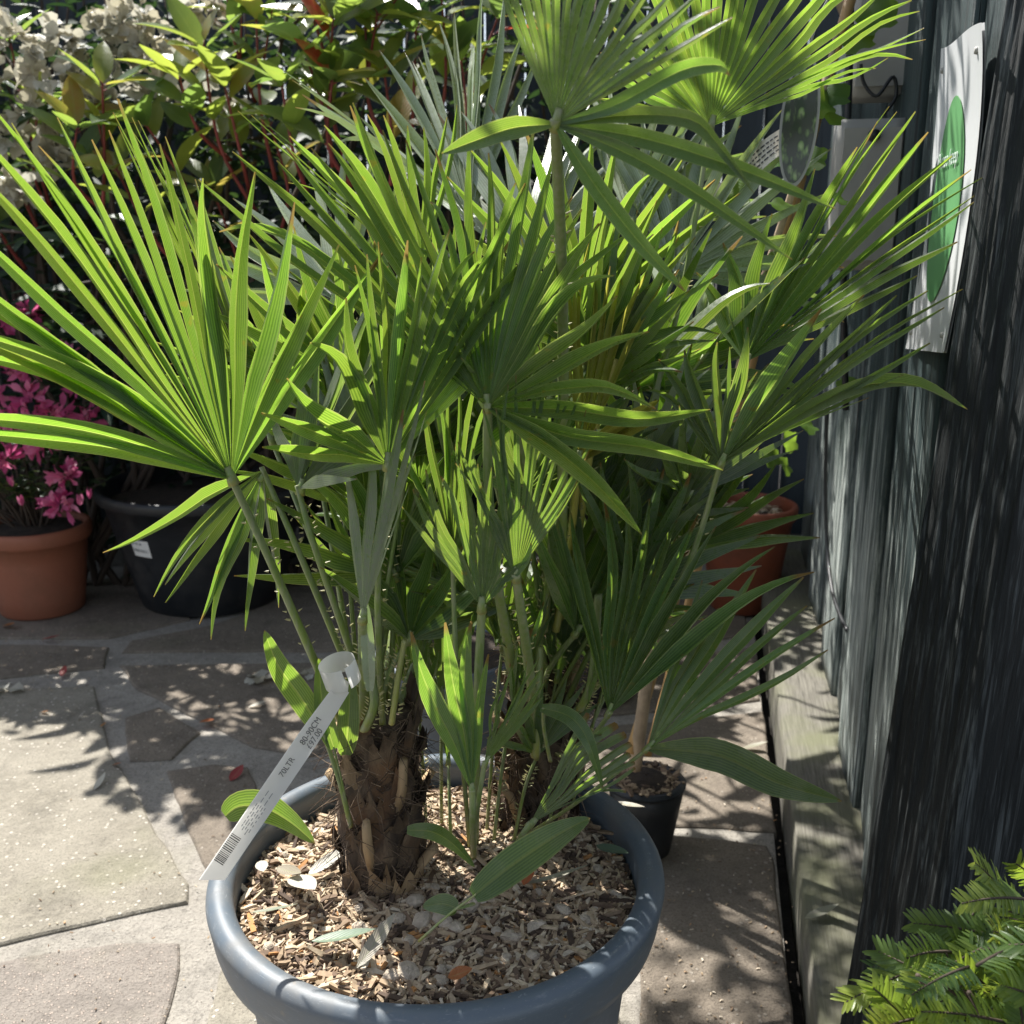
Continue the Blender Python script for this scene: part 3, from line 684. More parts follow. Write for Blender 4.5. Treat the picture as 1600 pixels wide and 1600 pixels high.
def olive():  # added shade tree
    # an unseen olive, added so its boughs shade the fence, the sleeper and the palm
    b = V((1.35, 2.9, -.05)); th = thing('added_shade_tree', 'unseen olive tree added behind the fence to shade the path', 'tree', b)
    r = random.Random(77); st = MB(); fo = MB()
    crown = V((0.75, 2.9, 1.95)); tube(st, curve([b, b + V((-.1, 0, 1.0)), crown], 10), [.06 - .003 * k for k in range(11)], 10); st.build('trunk', M['pale_bark'], th); st = MB()
    ends = OLIVE_ENDS
    for e in ends:
        e = V(e); m = crown.lerp(e, .5) + V((0, 0, .12)); P = curve([crown, m, e], 10); tube(st, P, [.022 - .0019 * k for k in range(11)], 6)
        for k in range(24):
            p = P[r.randint(3, 10)]; q = p + V((r.gauss(0, .14), r.gauss(0, .14), r.gauss(0, .10))); tube(st, [p, p.lerp(q, .5) + V((0, 0, .02)), q], [.004, .003, .0015], 4)
            ax = (q - p).normalized()
            for j in range(15):
                f = .25 + .8 * j / 14; u, v = perp(ax); a = j * 1.57 + r.random(); d = (u * math.cos(a) + v * math.sin(a)) + ax * .7
                leaf(fo, p.lerp(q, f), d, rdir(), r.uniform(.05, .075), r.uniform(.013, .018), r.random() * .3, .15, r.uniform(0, .2), ns=3)
    st.build('shade_tree_bough', M['twig'], th); fo.build('foliage', M['olive_leaf'], th)
OLIVE_ENDS = [(.1, 2.3, 2.35), (.15, 2.65, 2.2), (-.2, 2.5, 2.5), (.3, 2.9, 2.3), (.0, 2.9, 2.4), (.15, 2.1, 2.6), (.3, 2.4, 2.5), (.45, 3.2, 2.3), (.2, 3.2, 2.3), (.35, 2.5, 2.08), (.45, 2.7, 2.1), (.5, 2.9, 2.05), (.25, 2.45, 2.15), (.4, 2.3, 2.2), (.55, 3.2, 2.1), (-.5, 2.6, 2.4), (-.35, 2.75, 2.4), (-.6, 2.45, 2.5), (-.45, 1.50, 2.30), (-.40, 1.42, 2.25), (-.5, 1.45, 2.4), (-.45, 2.75, 2.3), (-.3, 3.0, 2.4), (-.6, 2.9, 2.4), (-.5, 3.1, 2.3), (-.15, 2.8, 2.3), (-.65, 2.6, 2.35), (-.75, 2.8, 2.4)]
olive()

# ------------------------------------------------------------------ pots at the back
def pot(name, label, c, r_top, r_bot, h, mat, rim=0.03, lip=0.012, soil=0.04, soilmat='soil', holes=False, group=None):
    th = thing(name, label, 'plant pot', c, group)
    mb = MB(); k = (r_top - r_bot) / h
    prof = [(0.001, 0.003), (r_bot - 0.012, 0.003), (r_bot - 0.006, 0.0), (r_bot, 0.006)] + [(r_bot + k * (h - rim) * f, 0.006 + (h - rim - 0.012) * f) for f in (0.25, 0.5, 0.75, 1.0)]
    ro = r_top + lip
    prof += [(ro - 0.006, h - rim - 0.004), (ro - 0.001, h - rim + 0.004), (ro, h - rim * 0.5), (ro, h - 0.010), (ro - 0.003, h - 0.003), (ro - 0.009, h), (ro - 0.016, h - 0.002), (ro - 0.021, h - 0.008), (ro - 0.023, h - 0.02), (r_top - 0.02 - k * 0.05, h - 0.09)]
    lathe(mb, c, prof, 72, wob=0.006); mb.build('shell', mat, th)
    mb = MB(); zs = h - soil; rr = r_top - 0.012 - k * soil; rings = lathe(mb, c, [(rr, zs), (rr * 0.7, zs + 0.012), (rr * 0.35, zs + 0.018), (0.002, zs + 0.018)], 40)
    mb.build('soil', M[soilmat], th)
    return th
TC = V((at(66, 930, 3.07).x, 3.07, 0))
pot('plant_pot', 'terracotta coloured pot holding the pink azalea', TC, 0.158, 0.125, 0.28, M['terracotta'], 0.045, 0.010, 0.02, group='pots behind the palm')
BC = V((at(335, 940, 3.2).x, 3.2, 0))
bp = pot('plant_pot', 'wide black nursery pot with a white sticker next to the terracotta pot', BC, 0.32, 0.225, 0.385, M['black_pot'], 0.035, 0.014, 0.05, group='pots behind the palm')
def sticker():
    mb = MB(); r0 = 0.275; p = at(243, 850, 3.0) - BC
    a0 = math.atan2(p.y, p.x); z0 = at(243, 850, 3.0).z
    def q(u, v, e): 
        a = a0 + u * 0.034 / r0; z = z0 + v * 0.027; k = 0.225 + 0.095 * ((z - 0.006) / 0.385) + 0.004 + e
        return (BC.x + k * math.cos(a), BC.y + k * math.sin(a), z)
    def patch(mb, u0, u1, v0, v1, e):
        ids = [[mb.vert(q(u0 + (u1 - u0) * i / 4, v0 + (v1 - v0) * j / 2, e)) for i in range(5)] for j in range(3)]
        for j in range(2):
            for i in range(4): mb.face((ids[j][i], ids[j][i + 1], ids[j + 1][i + 1], ids[j + 1][i]))
    patch(mb, -1, 1, -1, 1, 0); s = mb.build('sticker', M['white_label'], bp)
    mb = MB()
    u = -0.85
    while u < 0.8:
        wd = R.choice((0.03, 0.05, 0.08)); patch(mb, u, u + wd, -0.45, -0.1, 0.0008); u += wd + R.choice((0.04, 0.07))
    for k in range(3):
        patch(mb, -0.85 + 0.42 * k, -0.6 + 0.42 * k, 0.45, 0.7, 0.0008)
    mb.build('barcode', M['grey_ink'], s)
sticker()
RC = atz(1168, 785, 0.34); RC.z = 0
rp = pot('plant_pot', 'red brown pot with dry leaves on its soil beside the fence', RC, 0.147, 0.10, 0.34, M['red_pot'], 0.04, 0.008, 0.045, group='pots behind the palm')
NC = atz(1010, 1215, 0.15); NC.z = 0
pot('plant_pot', 'small black nursery pot of bark chips tucked behind the palm pot', NC, 0.072, 0.05, 0.15, M['black_pot'], 0.012, 0.002, 0.012, group='pots behind the palm')
GC = V((at(700, 1050, 1.9).x, 1.95, 0))
pot('plant_pot', 'slate grey pot half hidden behind the palm trunks', GC, 0.15, 0.12, 0.32, M['grey_pot'], 0.03, 0.006, 0.012, group='pots behind the palm')
HC = V((at(930, 1000, 2.3).x, 2.45, 0))
pot('plant_pot', 'dark nursery pot in deep shade between the grey pot and the red pot', HC, 0.16, 0.12, 0.33, M['black_pot'], 0.03, 0.010, 0.03, group='pots behind the palm')

def azalea():
    c = TC + V((0, 0, 0.25)); th = thing('azalea', 'pink flowering azalea growing in the terracotta pot', 'shrub', c)
    fo = MB(); st = MB(); tips = []
    for i in range(46):
        d = rdir(0.15, 1); tip = c + V((d.x * 0.27 - 0.02, d.y * 0.2, d.z * 0.36 + 0.02)); b = c + V((R.uniform(-.03, .03), R.uniform(-.03, .03), -0.01))
        m = b.lerp(tip, .5) + V((0, 0, .03)); tube(st, curve([b, m, tip], 6), [0.005, .0045, .004, .0035, .003, .0025, .002], 5); tips.append(tip)
        for k in range(13):
            a = k * 2.4; q = m.lerp(tip, 0.25 + 0.8 * k / 12); dd = V((math.cos(a), math.sin(a) - .2, R.uniform(-.2, .7)))
            leaf(fo, q, dd, V((0, -.1, 1)) + rdir() * .5, R.uniform(.028, .05), R.uniform(.011, .018), R.random(), .2, R.uniform(0, .3), ns=4)
    st.build('stems', M['twig'], th); fo.build('foliage', M['azalea_leaf'], th)
    sp = [(50, 630, 2.84, .06), (20, 655, 2.84, .05), (85, 650, 2.86, .05), (10, 560, 2.88, .045), (-20, 620, 2.86, .06), (0, 500, 2.95, .05), (100, 560, 2.9, .03), (70, 690, 2.84, .03), (10, 720, 2.84, .04), (130, 610, 2.9, .035), (50, 490, 3.0, .04), (-40, 740, 2.86, .05), (40, 575, 2.88, .03), (105, 745, 2.84, .03), (95, 790, 2.83, .03), (140, 660, 2.9, .03)]
    for x, y, Y, r in sp: flower_truss(th, at(x, y, Y), r, M['petal_pink'], 19, .05, .022, 'blossom')
    for x, y in ((45, 710), (100, 765), (125, 790), (140, 780), (50, 720), (110, 800), (20, 760), (130, 700), (78, 760), (35, 790)):
        mb = MB(); p = at(x, y, 2.82)
        for k in range(4): leaf(mb, p, V((R.uniform(-.3, .3), R.uniform(-.4, .1), 1)), rdir(), .035, .012, R.uniform(.4, 1), .4, 0.1, 'ell', ns=4)
        mb.build('bud', M['petal_pink'], th)
azalea()

# ------------------------------------------------------------------ palm trunks
PC = atz(685, 1338, 0.42); PC.z = 0
MULCH = 0.375
def mz(x, y):                                      # surface of the mulch
    r = math.hypot(x - PC.x, y - PC.y); return MULCH + 0.012 * (1 - (r / 0.25) ** 2) + 0.007 * noise.noise(V((x * 14, y * 14, 0)))
palm = thing('fan_palm', 'multi stemmed green fan palm growing in the big blue grey pot', 'palm', (PC.x, PC.y, MULCH))
def trunk(base, top, r0, r1, seed, nfib=900):
    r = random.Random(seed); mb = MB(); n, L = 30, 26; ax = (top - base)
    rings = []
    for j in range(L + 1):
        f = j / L; c = base.lerp(top, f); rr = (r0 + (r1 - r0) * f) * (1.12 - 0.25 * abs(f - 0.45))
        ring = []
        for k in range(n):
            a = 2 * math.pi * k / n
            q = V((math.cos(a) * 2.2, math.sin(a) * 2.2, f * 9 + seed))
            d = 1 + 0.22 * noise.noise(q) + 0.14 * noise.noise(q * 3.1)
            ring.append(mb.vert(c + V((math.cos(a), math.sin(a), 0)) * rr * d))
        rings.append(ring)
    for j in range(L):
        for k in range(n): k2 = (k + 1) % n; mb.face((rings[j][k], rings[j][k2], rings[j + 1][k2], rings[j + 1][k]))
    mb.face(tuple(rings[-1]))
    nb = 34                                        # overlapping old leaf sheaths in a spiral, ragged at the top
    for i in range(nb):
        f = 0.02 + 0.90 * i / nb; a0 = i * 2.4 + seed; t = r.choice((0.0, 0.2, 0.45, 0.55, 0.7, 0.9)); K = 7; half = r.uniform(.35, .6); hgt = r.uniform(.035, .06)
        rows = []
        for j, (dz, out) in enumerate(((-.006, .98), (.35, 1.05), (.7, 1.10), (1.0, r.uniform(1.16, 1.38)))):
            row = []
            for k in range(K):
                a = a0 + half * (2 * k / (K - 1) - 1) * (1 - .35 * (j / 3)); ff = min(1.0, f + max(0, dz) * hgt / ax.length); c = base.lerp(top, ff)
                rr = (r0 + (r1 - r0) * ff) * out * (1 + .05 * math.cos((2 * k / (K - 1) - 1) * 1.5)); z = dz * hgt + (r.uniform(-.012, .016) if j == 3 else 0)
                p = base.lerp(top, f) + V((math.cos(a) * rr, math.sin(a) * rr, z)); row.append(mb.vert(p, t=t))
            rows.append(row)
        for j in range(3):
            for k in range(K - 1): mb.face((rows[j][k], rows[j][k + 1], rows[j + 1][k + 1], rows[j + 1][k]))
    nb = 9                                         # cut stumps of old stalks
    for i in range(nb):
        f = 0.15 + 0.8 * i / nb; a = i * 2.4 + seed * 2; o = V((math.cos(a), math.sin(a), 0)); c = base.lerp(top, f)
        rr = (r0 + (r1 - r0) * f); s = V((-o.y, o.x, 0)); t = r.choice((0.5, 0.9, 1.0))
        p0 = c + o * rr * 0.8; p1 = c + o * (rr * 1.08) + V((0, 0, 0.03)); p2 = c + o * (rr * 1.3 + 0.004) + V((r.uniform(-.01, .01), r.uniform(-.01, .01), r.uniform(0.045, 0.07)))
        tube(mb, [p0, p1, p2], [.014, .010, .008], 7, 0, t, .6)
    tr = mb.build('trunk', M['bark'], palm)
    fb = MB()
    for i in range(nfib):
        f = r.uniform(0.0, 1.0); a = r.uniform(0, 6.283); t = r.random(); stray = r.random() < .15; Lf = r.uniform(.02, .07); sg = r.choice((-1, 1)) * r.uniform(.2, 1); zs = r.uniform(-.7, .9)
        pts = []; lift = r.uniform(.98, 1.12)
        for k in range(4):
            ff = min(1.02, max(0, f + zs * Lf * k / 3 / ax.length)); aa = a + sg * Lf / r0 * k / 3 + r.uniform(-.06, .06); rr = (r0 + (r1 - r0) * ff) * (lift - .02 + r.uniform(-.02, .03)) + (.004 * k * k if stray else 0)
            pts.append(base.lerp(top, ff) + V((math.cos(aa) * rr, math.sin(aa) * rr, (-.002 * k * k if stray else 0))))
        tube(fb, pts, [.0007, .0006, .0005, .0002], 3, t=t, cap=False)
    o = fb.build('trunk_fibres', M['fibre'], tr); o['kind'] = 'stuff'
T1b = atz(600, 1395, MULCH - 0.01); T1t = at(588, 1115, T1b.y + 0.01)
T2b = atz(835, 1300, MULCH - 0.01); T2t = at(842, 1120, T2b.y)
T3b = atz(850, 1215, MULCH - 0.01) ; T3b.y = min(T3b.y, PC.y + 0.19); T3t = at(850, 985, T3b.y)
trunk(T1b - V((0, 0, .02)), T1t, 0.045, 0.041, 3, 2600)
trunk(T2b - V((0, 0, .02)), T2t, 0.044, 0.038, 9, 2200)
trunk(T3b - V((0, 0, .02)), T3t, 0.042, 0.037, 5, 1800)

# ------------------------------------------------------------------ palm fronds
def ribbon(mb, C, sides, widths, fold, tint, ns_cols=2, v0=0.0):
    prev = None; L = len(C)
    for j in range(L):
        d = (C[min(j + 1, L - 1)] - C[max(j - 1, 0)]).normalized()
        s = sides[j]; s = (s - d * s.dot(d)).normalized(); n = s.cross(d)
        w_ = widths[j]; v = v0 + (1 - v0) * j / (L - 1)
        mid = C[j] - n * (fold * w_ * 0.6); l = C[j] - s * w_ + n * (fold * w_ * 0.4); r = C[j] + s * w_ + n * (fold * w_ * 0.4)
        ids = [mb.vert(l, (0, v), tint), mb.vert(l.lerp(mid, .5) + n * (0.05 * w_), (.25, v), tint), mb.vert(mid, (.5, v), tint), mb.vert(mid, (.5, v), tint),
               mb.vert(mid.lerp(r, .5) + n * (0.05 * w_), (.75, v), tint), mb.vert(r, (1, v), tint)]
        if prev:
            for a, b in ((0, 1), (1, 2), (3, 4), (4, 5)): mb.face((prev[a], prev[b], ids[b], ids[a]))
        prev = ids
def stalk(mb, pts, r0, r1, spines=True, seed=0, tint=0.0, flat=0.6, face=None):
    r = random.Random(seed); P = curve(pts, 18)
    tube(mb, P, [r0 + (r1 - r0) * j / 18 for j in range(19)], 8, 0, tint, flat)
    if spines:
        for j in range(2, 14):
            d = (P[j + 1] - P[j]).normalized(); toc = (CAMP - P[j]).normalized() if face is None else face
            s = d.cross(V((0, -1, 0.2))); s = s.normalized() if s.length > .1 else perp(d)[0]
            for sg in (-1, 1):
                for rep in range(2):
                    if r.random() < .5: continue
                    p = P[j].lerp(P[j + 1], r.random()) + s * sg * (r0 * .85); e = p + (s * sg + d * r.uniform(.2, .9) + V((0, r.uniform(-.4, .4), 0))).normalized() * r.uniform(.0035, .0065)
                    tube(mb, [p, p.lerp(e, .6), e], [.0011, .0007, .0002], 4, 1, .8, cap=False)
def frond(hub, base, tips, n, mat='palm', wmax=.0115, fold=1.6, arch=.02, face=1, jit=1.0, seed=None, r0=.0065, r1=.0042, bow=None, spines=True, singles=(), split=None, taper=.55, sp=.34, blunt=False, stint=0.0, stalk_on=True):
    seed = seed if seed is not None else int(hub[0] * 7 + hub[1]); r = random.Random(seed)
    H = hub if isinstance(hub, V) else at(*hub); B = base if isinstance(base, V) else at(*base)
    Vt = [(t if isinstance(t, V) else at(*t)) - H for t in tips]; m = len(Vt)
    dirs = [v.normalized() for v in Vt]; lens = [v.length for v in Vt]
    n = int(round(n * 1.15)) if n > 4 else n; wmax = wmax * .92 if n > 4 else wmax; arch *= .5; wk = .52 if n > 4 else .85
    D = []; Ls = []
    for i in range(n):
        x = i / (n - 1) * (m - 1) if n > 1 else 0; k = min(int(x), m - 2); f = x - k
        D.append(curve([dirs[max(k - 1, 0)], dirs[k], dirs[k + 1], dirs[min(k + 2, m - 1)]], 3 * 24)[24 + int(round(f * 24))].normalized())
        Ls.append(lens[k] + (lens[k + 1] - lens[k]) * f)
    mb = MB()
    dn = V((0, 0, 0))
    for i in range(n - 1): dn += D[i].cross(D[i + 1])
    flip = 1.0
    # ribbon normal = s x d with s along increasing i: s x d ~ -(D_i x D_i+1)
    if (-dn).dot(CAMP - H) * face < 0: flip = -1.0
    for i in range(n):
        d = D[i]; a = D[max(i - 1, 0)]; b = D[min(i + 1, n - 1)]
        s = (b - a); s = s - d * s.dot(d)
        s = s.normalized() * flip if s.length > 1e-4 else perp(d)[0]
        dth = (b - a).length / (2 if 0 < i < n - 1 else 1)
        d2 = (d + V((r.gauss(0, .012), r.gauss(0, .012), r.gauss(0, .012))) * jit).normalized()
        L = Ls[i] * (1 + r.uniform(-.07, .02) * jit); NS = 11
        up = V((0, 0, 1)) - d * d.z
        tw = r.gauss(0, .2) * jit; tint = min(1, max(0, r.gauss(.5, .2))); ar = arch * r.uniform(.4, 1.6); drp = r.uniform(.06, .18) * L if r.random() < .12 * jit else 0.0
        wob = s * r.gauss(0, .004) * jit
        C = []; S = []; W = []
        for j in range(NS + 1):
            f = j / NS
            f2 = 0.012 + 0.988 * f
            e = min(1, max(0, f - sp * .6) / (1 - sp))
            dd = d.lerp(d2, e)
            C.append(H + dd * (L * f2) + up * (ar * 4 * f * (1 - f) * L / .35) + wob * math.sin(max(0, f - sp) / (1 - sp) * 3.14))
            C[-1] = C[-1] - V((0, 0, drp * max(0, f - .55) ** 2 * 5)) + s * (.0012 * jit * noise.noise(V((i * 3.7 + seed, f * 4, 0))) * min(1, f * 3))
            S.append(Matrix.Rotation(tw * max(0, f - sp) * 1.6, 3, d) @ s)
            g = 1.0 if f < taper * .55 else 1 - ((f - taper * .55) / (1 - taper * .55)) ** 1.25 * .94
            if blunt: g = 1.0 if f < .97 else .7
            W.append(max(.0004, min(L * f2 * dth * wk, wmax * (0.9 + .2 * tint)) * g))
        ribbon(mb, C, S, W, fold, tint)
    for path, ww in singles:                       # segments with a path of their own
        P = curve([H] + [at(*p) for p in path], 14); tint = r.random()
        s0 = (P[6] - P[0]).cross(CAMP - P[0]).normalized()
        W = [min(ww, ww * (.12 + 3.2 * j / 14)) * (1 if j < 7 else max(.04, 1 - ((j - 7) / 7) ** 1.7)) for j in range(15)]
        ribbon(mb, P, [s0] * 15, W, fold, tint)
    fo = mb.build('frond', M[mat], palm)
    if stalk_on:
        sb = MB(); mid = at(*bow) if bow else (B.lerp(H, .5) + V((0, 0, .02)))
        stalk(sb, [B, mid, H + (H - mid).normalized() * .004], r0, r1, spines, seed, stint)
        tube(sb, [H - (H - mid).normalized() * .006, H + sum(D, V((0, 0, 0))).normalized() * .012], [r1 * 1.25, r1 * .7], 8)
        st = sb.build('frond_stalk', [M['stalk'], M['spine']], fo)
    return fo
B1 = T1t + V((-.01, 0, -.02)); B2 = T2t + V((0, 0, -.01)); B3 = T3t + V((0, 0, -.01))
BZ = lambda px, py: atz(px, py, MULCH)

# front left fan
frond((362, 748, .93), B1 + V((-.02, -.02, 0)), [(-160, 480, .83), (-140, 400, .83), (-130, 300, .82), (-100, 215, .82), (-45, 165, .84), (2, 148, .86), (52, 172, .88), (98, 180, .90), (150, 172, .93), (194, 165, .95), (262, 200, .97), (330, 222, .93), (412, 275, .94), (500, 372, .98), (598, 398, 1.0)], 17, wmax=.0122,
      arch=.015, bow=(435, 905, .97), r0=.0068, r1=.005, seed=4, singles=[([(200, 690, .88), (60, 662, .85), (-120, 648, .82)], .0085), ([(200, 705, .88), (60, 686, .85), (-110, 672, .82)], .0075), ([(230, 640, .9), (80, 560, .86), (-120, 500, .83)], .008), ([(240, 670, .9), (100, 590, .88), (-110, 540, .84)], .0075)])
# lower left, drooping
frond((411, 735, 1.06), B1 + V((0, .02, 0)), [(145, 868, .95), (250, 905, .96), (250, 942, .98), (308, 992, 1.0), (357, 1002, 1.02), (440, 960, 1.1)], 7, arch=.02, wmax=.008, mat='palm_grey', face=1, bow=(470, 870, 1.05), seed=21)
frond((466, 764, 1.0), B1 + V((.01, .01, 0)), [(415, 620, 1.06), (470, 560, 1.05), (522, 548, 1.0), (600, 400, 1.02), (665, 470, 1.0), (690, 560, .97), (640, 700, .93), (560, 742, .9)], 9, arch=.01, wmax=.009, mat='palm_grey', face=-1, bow=(500, 880, 1.0), seed=22)
frond((425, 690, 1.18), B1 + V((0, .03, 0)), [(160, 170, 1.1), (178, 150, 1.1), (196, 142, 1.12), (214, 152, 1.12), (250, 200, 1.15), (330, 330, 1.2)], 8, mat='palm_dark', arch=.01, bow=(500, 880, 1.1), seed=23)
# centre left fan
frond((606, 726, .93), B1 + V((.02, -.02, 0)), [(396, 700, .86), (432, 596, .87), (520, 470, .92), (560, 410, .93), (603, 368, .96), (662, 388, .92), (730, 330, .95), (800, 290, .97), (905, 312, .96), (1000, 340, 1.0)], 15, arch=.012, wmax=.0135, bow=(590, 930, .97), seed=24)
# twisted grey leaf in the middle
frond((566, 968, .93), B1 + V((0, -.02, 0)), [(540, 700, 1.0), (610, 640, .93), (675, 568, .89), (662, 660, .87), (648, 742, .86)], 6, mat='palm_grey', face=-1, wmax=.019, fold=.3, arch=.01, seed=25)
# the big centre fan
frond((762, 636, .93), B2 + V((-.02, -.02, 0)), [(283, 262, 1.08), (392, 226, 1.08), (473, 199, 1.04), (575, 165, 1.02), (665, 215, 1.03), (755, 215, 1.0), (850, 195, .98), (915, 310, .92), (965, 425, .86), (1030, 574, .82)], 21,
      arch=.012, wmax=.012, bow=(770, 860, .98), seed=26, singles=[([(880, 640, .9), (1000, 655, .87), (1110, 640, .88)], .008), ([(880, 680, .88), (1010, 700, .86), (1130, 735, .88)], .008), ([(850, 690, .88), (930, 755, .86), (1003, 835, .86)], .009)])
# the near top fan, seen from beneath
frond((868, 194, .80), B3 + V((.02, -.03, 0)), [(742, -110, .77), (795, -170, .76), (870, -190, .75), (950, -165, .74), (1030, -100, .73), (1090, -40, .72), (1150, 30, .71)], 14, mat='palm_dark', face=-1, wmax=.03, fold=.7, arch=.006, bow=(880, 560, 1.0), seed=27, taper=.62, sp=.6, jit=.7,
      singles=[([(960, 165, .77), (1060, 112, .74), (1120, 102, .73), (1141, 118, .725)], .006), ([(980, 180, .77), (1075, 186, .75), (1120, 225, .74), (1178, 302, .73)], .0058),
               ([(1000, 215, .77), (1150, 262, .74), (1305, 326, .72)], .0068), ([(980, 240, .77), (1100, 310, .75), (1238, 406, .74)], .0058), ([(930, 290, .78), (1000, 380, .78), (1070, 455, .78)], .0068), ([(800, 200, .8), (740, 220, .82), (690, 240, .84)], .008)])
# bright back-lit fan at the top
frond((1110, 197, 1.18), B3 + V((.03, 0, 0)), [(925, 150, 1.18), (945, 60, 1.16), (985, -60, 1.14), (1050, -140, 1.12), (1130, -170, 1.12), (1210, -140, 1.12), (1290, -80, 1.13), (1370, -20, 1.15), (1450, 12, 1.17), (1442, 45, 1.2), (1366, 112, 1.22)], 23, wmax=.020, fold=.9, arch=.008, bow=(1040, 560, 1.2), seed=28, taper=.72, sp=.6)
# right fans
frond((1126, 724, 1.04), B2 + V((.03, 0, 0)), [(1008, 585, 1.08), (1045, 542, 1.08), (1130, 535, 1.06), (1152, 528, 1.05), (1300, 480, .98), (1400, 440, .95), (1500, 432, .93), (1500, 462, .93), (1455, 560, .95), (1362, 620, .98)], 13, arch=.014, wmax=.0145, bow=(1050, 930, 1.1), seed=29, mat='palm_grey', singles=[([(1300, 620, .98), (1420, 596, .98), (1512, 640, 1.0)], .007)])
frond((1163, 566, 1.2), B3 + V((.03, 0, 0)), [(1085, 420, 1.3), (1190, 330, 1.28), (1320, 230, 1.22), (1392, 172, 1.2), (1416, 163, 1.2), (1460, 190, 1.18), (1540, 238, 1.15), (1552, 262, 1.15), (1522, 325, 1.16), (1450, 420, 1.2)], 15, wmax=.0145, arch=.01, bow=(1080, 800, 1.2), seed=30, mat='palm')
# low right fans
frond((1012, 1170, .98), BZ(810, 1312), [(1100, 890, 1.05), (1150, 900, 1.03), (1248, 898, .98), (1288, 952, .95), (1310, 1002, .91)], 6, mat='palm_dark', wmax=.0155, arch=.012, r0=.004, r1=.003, spines=False, bow=(900, 1255, 1.03), seed=31, fold=.3, singles=[([(1120, 1180, .95), (1220, 1225, .93), (1315, 1252, .93)], .0165)])
frond((952, 1116, 1.0), B2 + V((.02, -.02, -.03)), [(868, 800, 1.08), (930, 760, 1.1), (1000, 780, 1.08), (1075, 760, 1.08), (1140, 830, 1.04), (1292, 840, .96)], 9, mat='palm_dark', wmax=.011, arch=.01, r0=.0045, r1=.003, bow=(900, 1180, 1.05), seed=32)
# low centre leaves
frond((738, 1238, .94), BZ(740, 1345), [(646, 982, .89), (698, 962, .9), (738, 960, .91), (764, 1010, .93)], 4, mat='palm', wmax=.0165, fold=.3, arch=.006, r0=.004, r1=.0035, spines=False, bow=(739, 1290, .96), seed=33, taper=.35)
frond((757, 1194, .95), BZ(738, 1340), [(775, 1085, .93), (805, 1040, .92), (838, 1022, .92), (852, 1040, .94), (850, 1090, .97)], 7, mat='palm', wmax=.013, fold=.6, arch=.004, r0=.003, r1=.0025, spines=False, bow=(745, 1270, .97), seed=34, taper=.7)
frond((828, 1288, .99), BZ(800, 1340), [(928, 1108, .97), (960, 1122, .96), (985, 1148, .95), (1000, 1178, .95), (985, 1205, .95)], 9, mat='palm_grey', wmax=.0135, fold=.7, arch=.004, r0=.004, r1=.004, spines=False, seed=35, blunt=True, bow=(812, 1312, 1.0))
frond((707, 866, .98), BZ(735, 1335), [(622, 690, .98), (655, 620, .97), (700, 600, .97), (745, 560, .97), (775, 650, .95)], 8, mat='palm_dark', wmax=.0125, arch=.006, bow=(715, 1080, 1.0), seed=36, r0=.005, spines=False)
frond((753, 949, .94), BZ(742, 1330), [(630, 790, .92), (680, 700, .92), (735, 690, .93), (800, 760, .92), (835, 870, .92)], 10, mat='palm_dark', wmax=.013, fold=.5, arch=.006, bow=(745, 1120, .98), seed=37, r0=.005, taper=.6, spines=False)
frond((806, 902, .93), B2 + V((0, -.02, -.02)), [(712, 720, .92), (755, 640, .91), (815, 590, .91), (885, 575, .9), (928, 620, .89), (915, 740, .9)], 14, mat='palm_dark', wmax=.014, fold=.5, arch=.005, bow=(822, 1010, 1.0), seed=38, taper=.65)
# silvery back fan
frond((735, 345, 1.36), B3 + V((-.02, .03, 0)), [(428, 102, 1.44), (456, 128, 1.46), (552, 185, 1.5), (600, 72, 1.56), (645, 88, 1.58), (682, 22, 1.62), (735, 0, 1.64), (780, -30, 1.66), (840, 80, 1.64)], 17, mat='palm_silver', wmax=.0125, arch=.016, bow=(790, 640, 1.34), seed=39)
frond((660, 430, 1.25), B3 + V((-.02, .02, 0)), [(378, 175, 1.2), (400, 180, 1.2), (440, 240, 1.2), (520, 160, 1.22), (585, 170, 1.25), (660, 200, 1.28), (720, 150, 1.3)], 12, mat='palm', wmax=.013, arch=.012, bow=(760, 700, 1.25), seed=40)
# young yellow spear and pale bent leaves
frond((905, 720, 1.12), B3 + V((.01, -.02, 0)), [(875, 390, 1.12), (915, 380, 1.14), (965, 400, 1.14), (1030, 440, 1.12)], 8, mat='palm_young', wmax=.014, arch=.004, bow=(890, 860, 1.18), seed=41, stint=.9, r0=.008, r1=.006, singles=[([(960, 680, 1.1), (1020, 650, 1.05), (1040, 652, 1.04)], .009), ([(970, 665, 1.1), (1030, 625, 1.06)], .010)])
